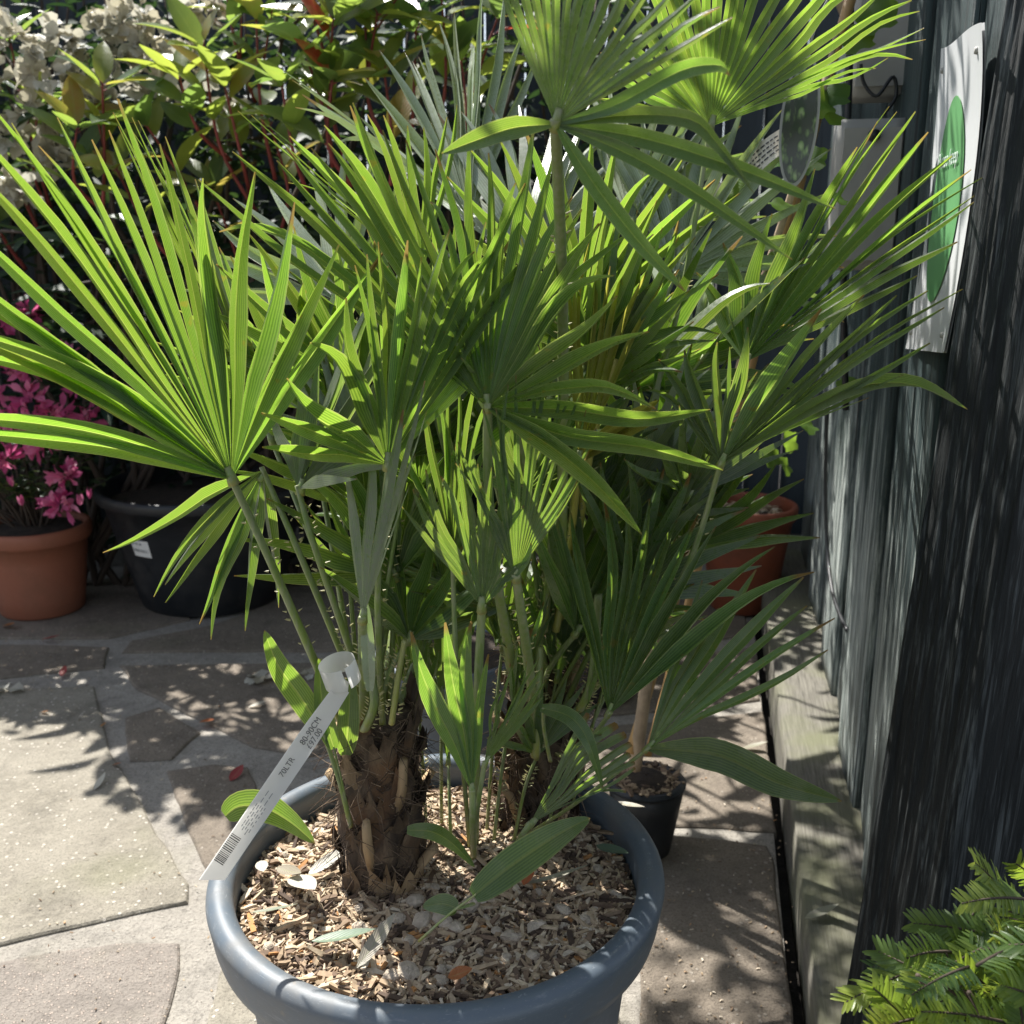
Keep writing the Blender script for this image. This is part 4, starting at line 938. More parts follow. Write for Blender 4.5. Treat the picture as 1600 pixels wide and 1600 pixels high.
# filling fans deeper in the clump
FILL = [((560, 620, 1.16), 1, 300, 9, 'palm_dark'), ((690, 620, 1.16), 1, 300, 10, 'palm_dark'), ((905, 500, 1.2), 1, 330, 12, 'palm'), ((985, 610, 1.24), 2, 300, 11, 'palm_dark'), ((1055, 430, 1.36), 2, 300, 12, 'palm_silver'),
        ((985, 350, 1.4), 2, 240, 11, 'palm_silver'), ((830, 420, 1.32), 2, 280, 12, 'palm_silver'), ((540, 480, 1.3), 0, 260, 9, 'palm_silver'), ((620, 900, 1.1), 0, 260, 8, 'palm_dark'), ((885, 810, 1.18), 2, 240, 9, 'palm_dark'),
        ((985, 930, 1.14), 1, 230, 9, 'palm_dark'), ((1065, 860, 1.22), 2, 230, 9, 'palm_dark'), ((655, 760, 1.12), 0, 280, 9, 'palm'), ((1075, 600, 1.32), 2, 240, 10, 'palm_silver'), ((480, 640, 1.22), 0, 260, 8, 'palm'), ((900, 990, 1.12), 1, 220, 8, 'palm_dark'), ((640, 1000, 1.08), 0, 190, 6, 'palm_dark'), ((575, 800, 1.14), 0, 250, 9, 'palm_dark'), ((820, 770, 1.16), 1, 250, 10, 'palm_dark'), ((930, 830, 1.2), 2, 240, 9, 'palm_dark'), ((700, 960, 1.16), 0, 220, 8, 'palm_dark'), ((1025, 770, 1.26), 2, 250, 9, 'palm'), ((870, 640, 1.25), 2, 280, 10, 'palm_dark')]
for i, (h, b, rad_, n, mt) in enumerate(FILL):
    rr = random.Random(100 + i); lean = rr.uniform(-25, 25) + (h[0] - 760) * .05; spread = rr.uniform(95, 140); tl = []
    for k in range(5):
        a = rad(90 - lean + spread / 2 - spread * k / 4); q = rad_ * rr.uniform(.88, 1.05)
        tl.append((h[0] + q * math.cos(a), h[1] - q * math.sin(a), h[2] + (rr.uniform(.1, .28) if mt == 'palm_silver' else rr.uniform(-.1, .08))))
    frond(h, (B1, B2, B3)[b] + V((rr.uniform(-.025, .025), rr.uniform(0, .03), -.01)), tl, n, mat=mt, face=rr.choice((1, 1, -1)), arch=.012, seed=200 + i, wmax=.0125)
# the thicket: many smaller fans turned every way round the three stems
tk = random.Random(31)
for i in range(21):
    px, py = (tk.uniform(520, 1110), tk.uniform(640, 980)) if i < 17 else (tk.uniform(900, 1150), tk.uniform(440, 640)); H = at(px, py, tk.uniform(1.06, 1.42))
    B = min((B1, B2, B3), key=lambda q: abs(q.x - H.x) + tk.random() * .06) + V((tk.uniform(-.02, .02), tk.uniform(-.02, .03), -.02))
    a_ = ((H - B).normalized() + V((tk.gauss(0, .25), tk.gauss(0, .25), tk.gauss(.1, .2)))).normalized(); b_ = perp(a_)[0]; b_ = Matrix.Rotation(tk.uniform(0, 3.1416), 3, a_) @ b_
    L = tk.uniform(.16, .24) if py < 650 else tk.uniform(.13, .20); sp_ = tk.uniform(50, 85); tl = [H + (a_ * math.cos(q) + b_ * math.sin(q)) * L * (1 - .12 * abs(k - 2)) for k, q in enumerate([rad(-sp_ + sp_ * k / 2) for k in range(5)])]
    frond(H, B, tl, tk.randint(8, 13), mat=tk.choice(('palm', 'palm_dark', 'palm_grey', 'palm_silver', 'palm')), face=tk.choice((1, -1)), wmax=tk.uniform(.008, .0105), arch=.01, seed=900 + i, r0=.005, r1=.0035)
# low suckers that fill the pot between and around the stems
for i, (px, py, bx, by, L) in enumerate(((655, 1120, 668, 1330, .17), (690, 1085, 690, 1300, .19), (800, 1110, 770, 1330, .16), (870, 1060, 830, 1310, .19), (905, 1130, 850, 1320, .16), (930, 1040, 850, 1290, .2), (785, 1010, 760, 1310, .2), (640, 1010, 640, 1250, .2), (840, 1180, 800, 1330, .12), (980, 1020, 870, 1290, .2), (600, 960, 600, 1150, .2), (700, 1190, 705, 1340, .12), (890, 930, 850, 1200, .22), (1000, 900, 880, 1230, .24))):
    B = BZ(bx, by); B.y = min(B.y, PC.y + .14); H = at(px, py, B.y + tk.uniform(-.05, .06))
    a_ = ((H - B).normalized() + V((tk.gauss(0, .12), tk.gauss(0, .15), .35))).normalized(); b_ = Matrix.Rotation(tk.uniform(0, 3.1416), 3, a_) @ perp(a_)[0]; sp_ = tk.uniform(28, 55)
    tl = [H + (a_ * math.cos(q) + b_ * math.sin(q)) * L * (1 - .1 * abs(k - 2)) for k, q in enumerate([rad(-sp_ + sp_ * k / 2) for k in range(5)])]
    frond(H, B, tl, tk.randint(6, 9), mat=tk.choice(('palm', 'palm_dark', 'palm', 'palm_grey')), face=tk.choice((1, -1)), wmax=tk.uniform(.008, .010), arch=.008, seed=1200 + i, r0=.004, r1=.003, spines=i % 2 == 0)
# single juvenile leaves
def single(path, w, mat='palm', face=1, stalkpath=None, fold=.25, tint=.5, sr=.0025):
    P = curve([at(*p) for p in path], 16); mb = MB(); s0 = (P[8] - P[0]).cross(CAMP - P[0]).normalized() * face
    W = [w * max(.03, math.sin(math.pi * min(1, (.06 + .94 * j / 16)) ** .8) ** .75) for j in range(17)]
    ribbon(mb, P, [s0] * 17, W, fold, tint); fo = mb.build('frond', M[mat], palm)
    if stalkpath:
        sb = MB(); stalk(sb, [at(*p) for p in stalkpath] + [P[0] + (P[1] - P[0]) * .5], sr, sr * .7, False); sb.build('frond_stalk', [M['stalk'], M['spine']], fo)
single([(740, 1400, .84), (800, 1352, .86), (870, 1305, .9), (922, 1278, .93)], .0165, 'palm_dark', stalkpath=[(655, 1470, .87), (700, 1430, .86)])
single([(715, 1420, .86), (690, 1412, .87), (660, 1416, .88)], .010, 'palm_dark', stalkpath=[(740, 1412, .88), (728, 1416, .87)])
single([(492, 1318, .95), (455, 1285, .95), (415, 1262, .94), (375, 1260, .93), (352, 1275, .92)][::-1], .016, 'palm')
single([(508, 1150, 1.0), (470, 1090, 1.0), (435, 1040, .99), (413, 985, .98)], .0135, 'palm', stalkpath=[(548, 1290, 1.02), (530, 1220, 1.01)], sr=.005)
single([(522, 1170, 1.0), (505, 1110, 1.0), (498, 1028, 1.0)], .010, 'palm', stalkpath=[(548, 1290, 1.02), (536, 1230, 1.01)])
single([(540, 1180, 1.02), (545, 1120, 1.0), (548, 1050, 1.0)], .012, 'palm_dark')
single([(846, 1106, .98), (890, 1120, .95), (920, 1160, .93), (942, 1232, .93)], .0085, 'palm_dark', stalkpath=[(860, 1190, 1.05), (850, 1140, 1.02)])
single([(742, 1355, .96), (710, 1320, .95), (676, 1300, .94), (636, 1297, .94)][::-1], .0085, 'palm_dark')
single([(578, 1080, .97), (574, 1000, .95), (570, 930, .95)], .007, 'palm_silver')
# cut stalk stubs on the trunks and the spiny yellow stalks at the heart
def stub(path, r, tint=.3):
    mb = MB(); stalk(mb, [at(*p) for p in path], r, r * .8, True, int(path[0][0]), tint); mb.build('cut_stalk', [M['stalk'], M['spine']], palm)
stub([(836, 1180, 1.10), (840, 1100, 1.1), (843, 1010, 1.12)], .010, .55)
stub([(812, 1090, 1.12), (800, 1040, 1.1), (788, 992, 1.1)], .008)
stub([(850, 985, 1.17), (858, 900, 1.16), (862, 832, 1.15)], .0085, .4)
stub([(880, 975, 1.2), (905, 820, 1.18), (925, 690, 1.15), (960, 560, 1.15)], .0095, .85)
stub([(868, 985, 1.18), (890, 860, 1.18), (900, 740, 1.15)], .009, .7)
stub([(905, 1110, 1.12), (925, 1060, 1.1), (935, 930, 1.08)], .007, .3)
stub([(612, 1130, 1.0), (622, 1060, 1.0), (632, 1000, 1.0)], .006, .6)
stub([(570, 1140, 1.0), (585, 1100, .99), (580, 1060, .99)], .007, .5)

# ------------------------------------------------------------------ the palm's pot, mulch and stones
def main_pot():
    th = thing('plant_pot', 'big blue grey plastic pot with a thick rolled rim holding the palm', 'plant pot', PC)
    mb = MB(); R0 = 0.275; h = 0.42; K = .953
    prof = [(0.001, 0.002), (0.19, 0.002), (0.198, 0.0), (0.203, 0.008), (0.212, 0.10), (0.222, 0.20), (0.232, 0.29), (0.239, 0.345), (0.2405, 0.352), (0.248, 0.356), (0.262, 0.358)]
    prof = [(a * K, b) for a, b in prof]; lathe(mb, PC, prof, 128); body = mb.build('body', M['pot'], th)
    mb = MB(); rim = [(0.262, 0.3578), (0.2665, 0.361), (0.2695, 0.372), (0.2725, 0.392)]
    for k in range(0, 11):
        a = math.pi * k / 10; rim.append((R0 - 0.016 + 0.016 * math.cos(a) * 1.0, h - 0.014 + 0.014 * math.sin(a)))
    rim += [(0.2425, 0.395), (0.241, 0.36), (0.238, 0.33)]
    rim = [(a * K, b) for a, b in rim]; lathe(mb, PC, rim, 128); mb.build('rim', M['pot'], th)
    mb = MB(); rings = []
    for j in range(13):
        rr = 0.2305 * j / 12 + 0.0005
        rings.append([mb.vert((PC.x + rr * math.cos(a), PC.y + rr * math.sin(a), mz(PC.x + rr * math.cos(a), PC.y + rr * math.sin(a)) - .006)) for a in [2 * math.pi * k / 48 for k in range(48)]])
    for j in range(12):
        for k in range(48): k2 = (k + 1) % 48; mb.face((rings[j][k], rings[j + 1][k], rings[j + 1][k2], rings[j][k2]))
    mb.build('soil', M['soil'], th)
main_pot()
def in_trunk(x, y):
    return any(math.hypot(x - b.x, y - b.y) < rr for b, rr in ((T1b, .05), (T2b, .045), (T3b, .04)))
def chip(mb, p, L, W, T, t, up=None):
    a = R.uniform(0, 6.283); d = V((math.cos(a), math.sin(a), R.gauss(0, .28))).normalized()
    n = (V((0, 0, 1)) + rdir() * .45).normalized() if up is None else up; s = n.cross(d).normalized(); n = d.cross(s)
    tap = R.uniform(.4, 1); sk = R.uniform(-.4, .4) * W
    ids = []
    for e, wf in ((-1, tap), (0, 1), (1, R.uniform(.25, .9))):
        for sw in (-1, 1):
            for z in (-1, 1): ids.append(mb.vert(p + d * (L * .5 * e) + s * (W * .5 * sw * wf + sk * (e == 0)) + n * (T * .5 * z + (.15 * W if e == 0 else 0)), t=t))
    for k in (0, 4):
        A = ids[k:k + 8]
        for f in ((0, 4, 6, 2), (1, 3, 7, 5), (0, 1, 5, 4), (2, 6, 7, 3)): mb.face(tuple(A[i] for i in f))
    mb.face((ids[0], ids[2], ids[3], ids[1])); mb.face((ids[8], ids[9], ids[11], ids[10]))
def mulch():
    mb = MB(); n = 0
    while n < 15000:
        a = R.uniform(0, 6.283); rr = .227 * math.sqrt(R.random()); x, y = PC.x + rr * math.cos(a), PC.y + rr * math.sin(a)
        if in_trunk(x, y): continue
        q_ = R.random(); big = q_ < .12
        L = R.uniform(.045, .075) if q_ < .008 else R.uniform(.016, .034) if big else R.uniform(.002, .006) if q_ > .7 else R.uniform(.005, .017); W = min(.006, L * R.uniform(.14, .42)); T = R.uniform(.0015, .004)
        t = R.choice((.02, .1, .22, .35, .45, .55, .62, .7, .78, .85, .9)) + R.uniform(-.05, .05) - .35 * max(0, noise.noise(V((x * 16, y * 16, 5))))
        if R.random() < .02: t = 1.0
        chip(mb, V((x, y, mz(x, y) + R.uniform(-.004, .006))), L, W, T, min(1, max(0, t))); n += 1
    o = mb.build('bark_mulch', M['chips'], origin=(PC.x, PC.y, MULCH), smooth=False)
    tag(o, 'pale bark chip mulch covering the soil in the palm pot', 'mulch', kind='stuff')
mulch()
def mulch_small():
    mb = MB(); c = NC + V((0, 0, .145))
    for i in range(420):
        a = R.uniform(0, 6.283); rr = .064 * math.sqrt(R.random()); p = c + V((rr * math.cos(a), rr * math.sin(a), R.uniform(-.004, .006))); L = R.uniform(.007, .022)
        chip(mb, p, L, L * R.uniform(.25, .5), .003, R.uniform(0, .6))
    tag(mb.build('bark_mulch', M['chips'], origin=c, smooth=False), 'reddish bark chips in the small black pot behind', 'mulch', kind='stuff')
    mb = MB(); c = RC + V((0, 0, .305))
    for i in range(260):
        a = R.uniform(0, 6.283); rr = .115 * math.sqrt(R.random()); p = c + V((rr * math.cos(a), rr * math.sin(a), R.uniform(0, .012))); L = R.uniform(.008, .034)
        chip(mb, p, L, L * R.uniform(.3, .6), .002, R.uniform(.2, 1))
    tag(mb.build('leaf_litter', M['chips'], origin=c, smooth=False), 'dry leaf litter on top of the red brown pot', 'litter', kind='stuff')
mulch_small()
def pebble_mesh(r, seed):
    mb = MB(); rr = random.Random(seed); n, L = 10, 7; rings = []
    sx, sy, sz = rr.uniform(.8, 1.25), rr.uniform(.7, 1), rr.uniform(.5, .8)
    cuts = [(rdir().normalized(), rr.uniform(.62, .85)) for _ in range(7)]
    for j in range(L + 1):
        ph = math.pi * j / L; ring = []
        for k in range(n):
            a = 2 * math.pi * k / n; p = V((math.sin(ph) * math.cos(a), math.sin(ph) * math.sin(a), math.cos(ph)))
            for c, h in cuts:
                e = p.dot(c)
                if e > h: p = p - c * (e - h)
            p = p * (1 + .12 * noise.noise(p * 2 + V((seed, 0, 0))))
            ring.append(mb.vert((p.x * sx * r, p.y * sy * r, p.z * sz * r)))
        rings.append(ring)
    for j in range(L):
        for k in range(n): k2 = (k + 1) % n; mb.face((rings[j][k], rings[j + 1][k], rings[j + 1][k2], rings[j][k2]))
    return mb
pm = []
for i in range(7):
    o = pebble_mesh(.010, 50 + i).build('pebble', M['pebble'], smooth=False); pm.append(o)
first = True
def put_pebble(x, y, z, s, k):
    src = pm[k % 7]; o = src if not src.get('label') else src.copy()
    if o is not src: COL.objects.link(o)
    o.location = (x, y, z); o.scale = (s, s, s); o.rotation_euler = (R.uniform(-.5, .5), R.uniform(-.5, .5), R.uniform(0, 6))
    tag(o, 'small pale angular stone lying among the bark chips in the palm pot', 'stone', 'stones on the bark mulch')
PEB = [(625, 1440), (640, 1475), (615, 1530), (640, 1525), (690, 1445), (712, 1455), (735, 1420), (650, 1415), (660, 1445), (838, 1455), (800, 1470), (880, 1425), (915, 1440), (760, 1440), (775, 1460), (690, 1520), (700, 1490), (560, 1450), (455, 1255), (440, 1262), (500, 1290), (480, 1300), (905, 1390), (880, 1450), (830, 1500), (720, 1530), (790, 1500), (690, 1535), (420, 1480), (600, 1400), (850, 1420), (680, 1395), (960, 1400), (935, 1360), (560, 1430), (750, 1490)]
for i, (x, y) in enumerate(PEB):
    p = atz(x, y, MULCH + .01); put_pebble(p.x, p.y, mz(p.x, p.y) + .005, R.uniform(.65, 1.15) * (1.35 if i < 12 else .85), i)
for i in range(26):
    a = R.uniform(0, 6.283); rr = .215 * math.sqrt(R.random()); x, y = PC.x + rr * math.cos(a), PC.y + rr * math.sin(a)
    if not in_trunk(x, y): put_pebble(x, y, mz(x, y) + .003, R.uniform(.4, .8), i)

# ------------------------------------------------------------------ price tag
def price_tag():
    a = at(535, 1075, .955); b = at(337, 1366, .845)
    th = thing('price_tag', 'long white printed price tag looped round a palm stalk', 'tag', a)
    d = (b - a); L = d.length; d.normalize()
    s = d.cross(CAMP - a).normalized()                         # across the strip
    s = s if s.x > 0 else -s; n = s.cross(d); n = n if n.dot(CAMP - a) > 0 else -n
    hw = .0102
    def P(f, u, e=0.0):
        ww = hw * (.62 if f < 0 else min(1, .80 + .2 * f * 4)); bend = .026 * math.sin(math.pi * max(0, f)) 
        return a + d * (L * f) + s * (ww * u) + n * (e + bend + .003 * u * u * math.sin(3 * f)) - V((0, 0, 0))
    mb = MB(); N_ = 18
    for side, e in ((0, .0), (1, -.0005)):
        g = [[mb.vert(P(j / N_, u, e) + (d * (.012 * (1 - u) / 2) if j == N_ else V((0, 0, 0)))) for u in (-1, -.5, 0, .5, 1)] for j in range(N_ + 1)]
        for j in range(N_):
            for i in range(4):
                q = (g[j][i], g[j][i + 1], g[j + 1][i + 1], g[j + 1][i]); mb.face(q if (side == 0) else q[::-1])
    mb.build('strip', M['tag'], th)
    # loop round the stalk
    lb = MB(); c = at(531, 1050, .965); ex = at(556, 1042, .965) - c; ez = at(526, 1018, .96) - c; ey = V((0, 1, 0))
    ax = (at(508, 1008, .96) - at(540, 1098, .98)).normalized()  # the stalk's direction
    u0 = ax.cross(V((0, 1, 0))).normalized(); v0 = ax.cross(u0).normalized(); pr = None
    for j in range(29):
        t = 2 * math.pi * (j / 28) * .97 + 2.2; rr = .0185
        q = c + u0 * (rr * math.cos(t)) + v0 * (rr * 1.2 * math.sin(t)) + ax * (.004 * math.sin(t))
        A = lb.vert(q + ax * .013); B_ = lb.vert(q - ax * .013)
        if pr: lb.face((pr[0], pr[1], B_, A))
        pr = (A, B_)
    tail = [P(0, -.8), P(0, .8)]
    lb.build('loop', M['tag'], th)
    lb = MB(); q0 = c + (a - c) * .3; ids = [lb.vert(q0 - s * .010 + n * .001), lb.vert(q0 + s * .010 + n * .001), lb.vert(P(0.01, .95, .0006)), lb.vert(P(0.01, -.95, .0006))]
    lb.face(tuple(ids)); lb.build('neck', M['tag'], th)
    base = world_loc(th); up = -s                                  # text runs up the strip
    for txt, f, u, sz in (('80-90CM', .33, .05, .0082), ('£97.00', .33, .78, .0082), ('70LTR', .50, .1, .0075)):
        o = P(f, u, .0016) - base
        dd = (P(f - .12, u, .0016) - P(f, u, .0016))
        text_mesh(txt, sz, 'print', M['tag_ink'], th, frame4(o, dd, up), .0001)
    ib = MB()
    for k in range(5):
        u = -.55 + .22 * k; f0, f1 = (.58, .80) if k % 2 else (.65, .78); q = (P(f0, u, .0006), P(f1, u, .0006), P(f1, u + .07, .0006), P(f0, u + .07, .0006))
        for h in range(6):
            g0, g1 = f0 + (f1 - f0) * h / 6, f0 + (f1 - f0) * (h + R.uniform(.5, .85)) / 6
            ib.face(tuple(ib.vert(p) for p in (P(g0, u, .0006), P(g1, u, .0006), P(g1, u + .07, .0006), P(g0, u + .07, .0006))))
    ib.build('small_print', M['grey_ink'], th, smooth=False)
    ib = MB(); f = .815
    while f < .955:
        w_ = R.choice((.0018, .003, .0045)); ib.face(tuple(ib.vert(p) for p in (P(f, -.9, .0006), P(f + w_, -.9, .0006), P(f + w_, .1, .0006), P(f, .1, .0006)))); f += w_ + R.choice((.003, .0045, .006))
    ib.build('barcode', M['ink'], th, smooth=False)
price_tag()

# ------------------------------------------------------------------ canes, vine, labels at the back right
def canes():
    specs = [('yellow bamboo cane leaning from the small black pot', [(985, 1175, 1.69), (1050, 950, 1.70), (1118, 720, 1.72), (1290, 120, 1.8)], .0085),
             ('second bamboo cane just behind the yellow one', [(1012, 1180, 1.72), (1075, 950, 1.73), (1135, 720, 1.74), (1240, 200, 1.8)], .0068)]
    for lab, path, r in specs:
        mb = MB(); P = curve([at(*path[0]), at(*path[2])], 12); e = at(*path[2]); dirn = (e - at(*path[0])).normalized(); P += [e + dirn * .1 * k for k in range(1, 9)]
        rr = [r * (1.12 if j % 4 == 0 else 1.0) for j in range(len(P))]; tube(mb, P, rr, 10)
        tag(mb.build('bamboo_cane', M['cane'], origin=P[0]), lab, 'cane', 'canes in the small black pot')
    mb = MB(); c = at(1052, 915, 1.70); ring = [c + V((.019 * math.cos(t), .017 * math.sin(t), .004 * math.sin(t))) for t in [6.283 * k / 14 for k in range(15)]]
    tube(mb, ring, .006, 6); tag(mb.build('cane_tie', M['tie'], origin=c), 'dark rubber tie holding the bamboo canes together', 'tie')
canes()
def vine():
    c = NC + V((0, 0, .14)); th = thing('grape_vine', 'pale barked vine with light green leaves climbing the canes', 'vine', c)
    st = MB(); fo = MB()
    P = curve([at(992, 1200, 1.70), at(1003, 1120, 1.68), at(1022, 1000, 1.68), at(1075, 860, 1.68), at(1120, 720, 1.68), at(1180, 480, 1.66), at(1270, 200, 1.62), at(1310, 40, 1.65)], 30)
    tube(st, P, [.013 - .0003 * k for k in range(31)], 8)
    st.build('stem', M['pale_bark'], th)
    def lobed(p, s, nrm, t):
        n = nrm.normalized(); u, v = perp(n); ce = fo.vert(p, (.5, .5), t); ids = []
        K = 25
        for k in range(K):
            a = 6.283 * k / K; r = s * (.62 + .38 * abs(math.cos(2.5 * a)) ** .7 + .05 * math.sin(11 * a)); ids.append(fo.vert(p + u * (r * math.cos(a)) + v * (r * math.sin(a)) + n * (s * .12 * math.cos(3 * a)), (.1, .1), t))
        for k in range(K): fo.face((ce, ids[k], ids[(k + 1) % K]))
    for x, y, Y, s in ((1275, 155, 1.6, .036), (1290, 170, 1.62, .04), (1300, 150, 1.63, .03), (1150, 305, 1.5, .028), (1220, 320, 1.55, .022), (1205, 255, 1.55, .025), (1270, 250, 1.58, .024), (1235, 690, 2.5, .03), (1262, 665, 2.5, .032), (1205, 715, 2.5, .03), (1250, 612, 2.5, .025), (1228, 728, 2.5, .028),
                       (975, 1010, 1.5, .02), (1065, 1060, 1.45, .025), (1085, 1075, 1.45, .02), (1005, 960, 1.6, .025), (960, 800, 1.6, .05), (1000, 760, 1.6, .045), (940, 860, 1.65, .05), (1020, 730, 1.6, .04), (1340, 60, 1.7, .03), (1220, 400, 1.55, .02), (1322, 600, 2.2, .022), (985, 830, 1.7, .05), (1370, 25, 1.7, .035), (1095, 855, 1.5, .015), (1310, 310, 1.6, .02)):
        lobed(at(x, y, Y), s, V((R.uniform(-.6, .6), -R.uniform(.3, 1), R.uniform(.2, 1))), R.random())
    fo.build('foliage', M['vine_leaf'], th)
vine()
def picture_label():
    c = at(1249, 190, 1.42); th = thing('plant_label', 'oval picture label of green grapes hanging beside the canes', 'label', c)
    ax = (at(1262, 90, 1.42) - at(1240, 280, 1.42)).normalized(); s = (V((1, -.25, 0)) - ax * V((1, -.25, 0)).dot(ax)).normalized(); n = s.cross(ax); n = n if n.y < 0 else -n
    def oval(mb, a, b, e, n_=36):
        ce = mb.vert(c + n * e, (.5, .5)); ids = [mb.vert(c + n * e + s * (a * math.cos(6.283 * k / n_)) + ax * (b * math.sin(6.283 * k / n_) * (1 + .0)), (.5 + .5 * math.cos(6.283 * k / n_), .5 + .5 * math.sin(6.283 * k / n_))) for k in range(n_)]
        for k in range(n_): mb.face((ce, ids[k], ids[(k + 1) % n_]))
        return ids
    mb = MB(); a_ = oval(mb, .0245, .082, 0.0); b_ = oval(mb, .0245, .082, -.0012)
    for k in range(36): mb.face((a_[k], a_[(k + 1) % 36], b_[(k + 1) % 36], b_[k]))
    mb.build('card', M['box_grey'], th, smooth=False)
    mb = MB(); oval(mb, .021, .077, .0008); mb.build('picture', M['grape'], th, smooth=False)
    mb = MB(); p = c + ax * .08; tube(mb, [p, p + ax * .05 + s * .01, p + ax * .09 + s * .03], .0015, 5); mb.build('hanger', M['box_grey'], th)
picture_label()
def card_label():
    for lab, pts, lines in (('cream care card with printed lines beside the oval label', [(1160, 250, 1.45), (1225, 198, 1.45), (1235, 232, 1.43), (1172, 285, 1.43)], 4), ('blank cream card below the printed one', [(1065, 330, 1.46), (1130, 283, 1.46), (1142, 300, 1.45), (1075, 372, 1.45)], 0)):
        P = [at(*p) for p in pts]; c = sum(P, V((0, 0, 0))) / 4; n = (P[1] - P[0]).cross(P[3] - P[0]).normalized(); n = n if n.dot(CAMP - c) > 0 else -n
        th = thing('plant_label', lab, 'label', c, 'cream cards behind the palm'); mb = MB()
        g = [[mb.vert(P[0].lerp(P[1], i / 6).lerp(P[3].lerp(P[2], i / 6), j / 3) + n * (.006 * math.sin(3.14 * i / 6) - e)) for i in range(7)] for e in (0, .0008) for j in range(4)]
        for o in (0, 4):
            for j in range(3):
                for i in range(6):
                    q = (g[o + j][i], g[o + j][i + 1], g[o + j + 1][i + 1], g[o + j + 1][i]); mb.face(q if o == 0 else q[::-1])
        mb.build('card', M['cream'], th)
        if lines:
            mb = MB()
            for k in range(lines):
                v = .2 + .18 * k; u = .1
                while u < .85:
                    w_ = R.uniform(.04, .12); f = lambda a, b: P[0].lerp(P[1], a).lerp(P[3].lerp(P[2], a), b) + n * (.006 * math.sin(3.14 * a) + .0012)
                    mb.face(tuple(mb.vert(q) for q in (f(u, v), f(u + w_, v), f(u + w_, v + .06), f(u, v + .06)))); u += w_ + .03
            mb.build('print', M['ink'], th, smooth=False)
card_label()

# ------------------------------------------------------------------ yew at the lower right
def yew():
    c = V((.52, .70, 0)); th = thing('yew_bush', 'young yew bush with bright new needles in the lower right corner', 'shrub', c)
    st = MB(); fo = MB(); r = random.Random(5)
    def spray(p0, p1, bright, Ln=.02):
        ax = (p1 - p0); L = ax.length; ax.normalize(); toc = (CAMP - p0).normalized(); s = ax.cross(toc + V((r.uniform(-.5, .5), r.uniform(-.5, .5), r.uniform(-.1, .8)))).normalized(); n = s.cross(ax)
        pts = [p0.lerp(p1, k / 6) - V((0, 0, .012 * (k / 6) ** 2)) for k in range(7)]
        tube(st, pts, [.0016 - .00015 * k for k in range(7)], 5)
        m = int(L / .0042)
        for k in range(m):
            f = (k + .5) / m; p = p0.lerp(p1, f) - V((0, 0, .012 * f * f)); ln = Ln * (1.0 if f < .8 else 1.0 - (f - .8) * 1.6) * r.uniform(.8, 1.1)
            for sg in (-1, 1):
                d = s * sg * (1 - .35 * f) + ax * (.5 + .4 * f) + n * r.uniform(-.12, .25)
                t = min(1, max(0, bright * (.55 + .55 * f) + r.uniform(-.12, .12)))
                leaf(fo, p, d, n + rdir() * .2, ln, .0036, t, .15, r.uniform(0, .3), 'strap', ns=4)
    # the bright sprays that stand out in the photo, then the mass behind them
    for a, b, Y, br in (((1470, 1500), (1322, 1548), .74, .75), ((1560, 1470), (1420, 1530), .72, .7), ((1600, 1405), (1505, 1392), .74, .75), ((1610, 1440), (1525, 1328), .77, .6), ((1450, 1590), (1368, 1592), .66, .95), ((1600, 1480), (1555, 1436), .72, .9),
                        ((1580, 1600), (1440, 1560), .66, .6), ((1620, 1560), (1540, 1530), .68, .8), ((1560, 1560), (1500, 1490), .72, .6), ((1640, 1520), (1590, 1455), .74, .7), ((1550, 1620), (1410, 1640), .62, .8), ((1500, 1520), (1430, 1495), .76, .5), ((1540, 1500), (1470, 1465), .78, .45), ((1640, 1400), (1590, 1330), .78, .6), ((1600, 1640), (1500, 1610), .62, .7)):
        spray(at(a[0], a[1], Y + .04), at(b[0], b[1], Y), br)
    for i in range(75):
        x = r.uniform(1430, 1720); y = 1420 + r.uniform(0, 320) + max(0, 1600 - x) * .35; Y = r.uniform(.66, .82); q = at(x, y, Y); d = V((r.uniform(-1, .7), r.uniform(-.8, .5), r.uniform(-.1, .8))).normalized() * r.uniform(.05, .09)
        spray(q, q + d, r.choice((.1, .25, .4, .5, .6)))
    for i in range(26):
        e = at(r.uniform(1430, 1700), r.uniform(1480, 1700), r.uniform(.68, .8)); tube(st, curve([c + V((0, 0, -.05)), c.lerp(e, .5) + V((.03, .02, .05)), e], 6), [.006, .005, .004, .0035, .003, .0025, .002], 5)
    st.build('stems', M['twig'], th); fo.build('foliage', M['yew'], th)
yew()

# ------------------------------------------------------------------ fallen leaves and petals
def fallen(name, label, px, py, z, L, W, ang, mat, tint, lift=.004, curl=-.15, fold=.3, cat='leaf', tilt=0.15, group='fallen leaves'):
    p = atz(px, py, z); p.z = z + lift
    if z > .3: p = atz(px, py, z + .012); p.z = mz(p.x, p.y) + .012 + lift
    mb = MB(); d = V((math.cos(rad(ang)), math.sin(rad(ang)), tilt)); leaf(mb, p - d * L * .5, d, V((R.uniform(-.25, .25), R.uniform(-.25, .25), 1)), L, W, tint, fold, curl, 'ell', ns=8)
    tag(mb.build(name, mat, origin=p), label, cat, group)
fallen('fallen_leaf', 'dark red fallen leaf on the grey flagstone left of the pot', 370, 1213, 0, .05, .022, 70, M['dead_red'], 0.0, .006)
fallen('fallen_leaf', 'small red fallen leaf on a mortar joint at far left', 100, 1053, 0, .045, .02, 100, M['dead_red'], 0.05, .006)
fallen('fallen_leaf', 'long pinkish red fallen leaf just in front of the terracotta pot', 80, 1001, 0, .065, .02, -10, M['dead_red'], 0.1, .006)
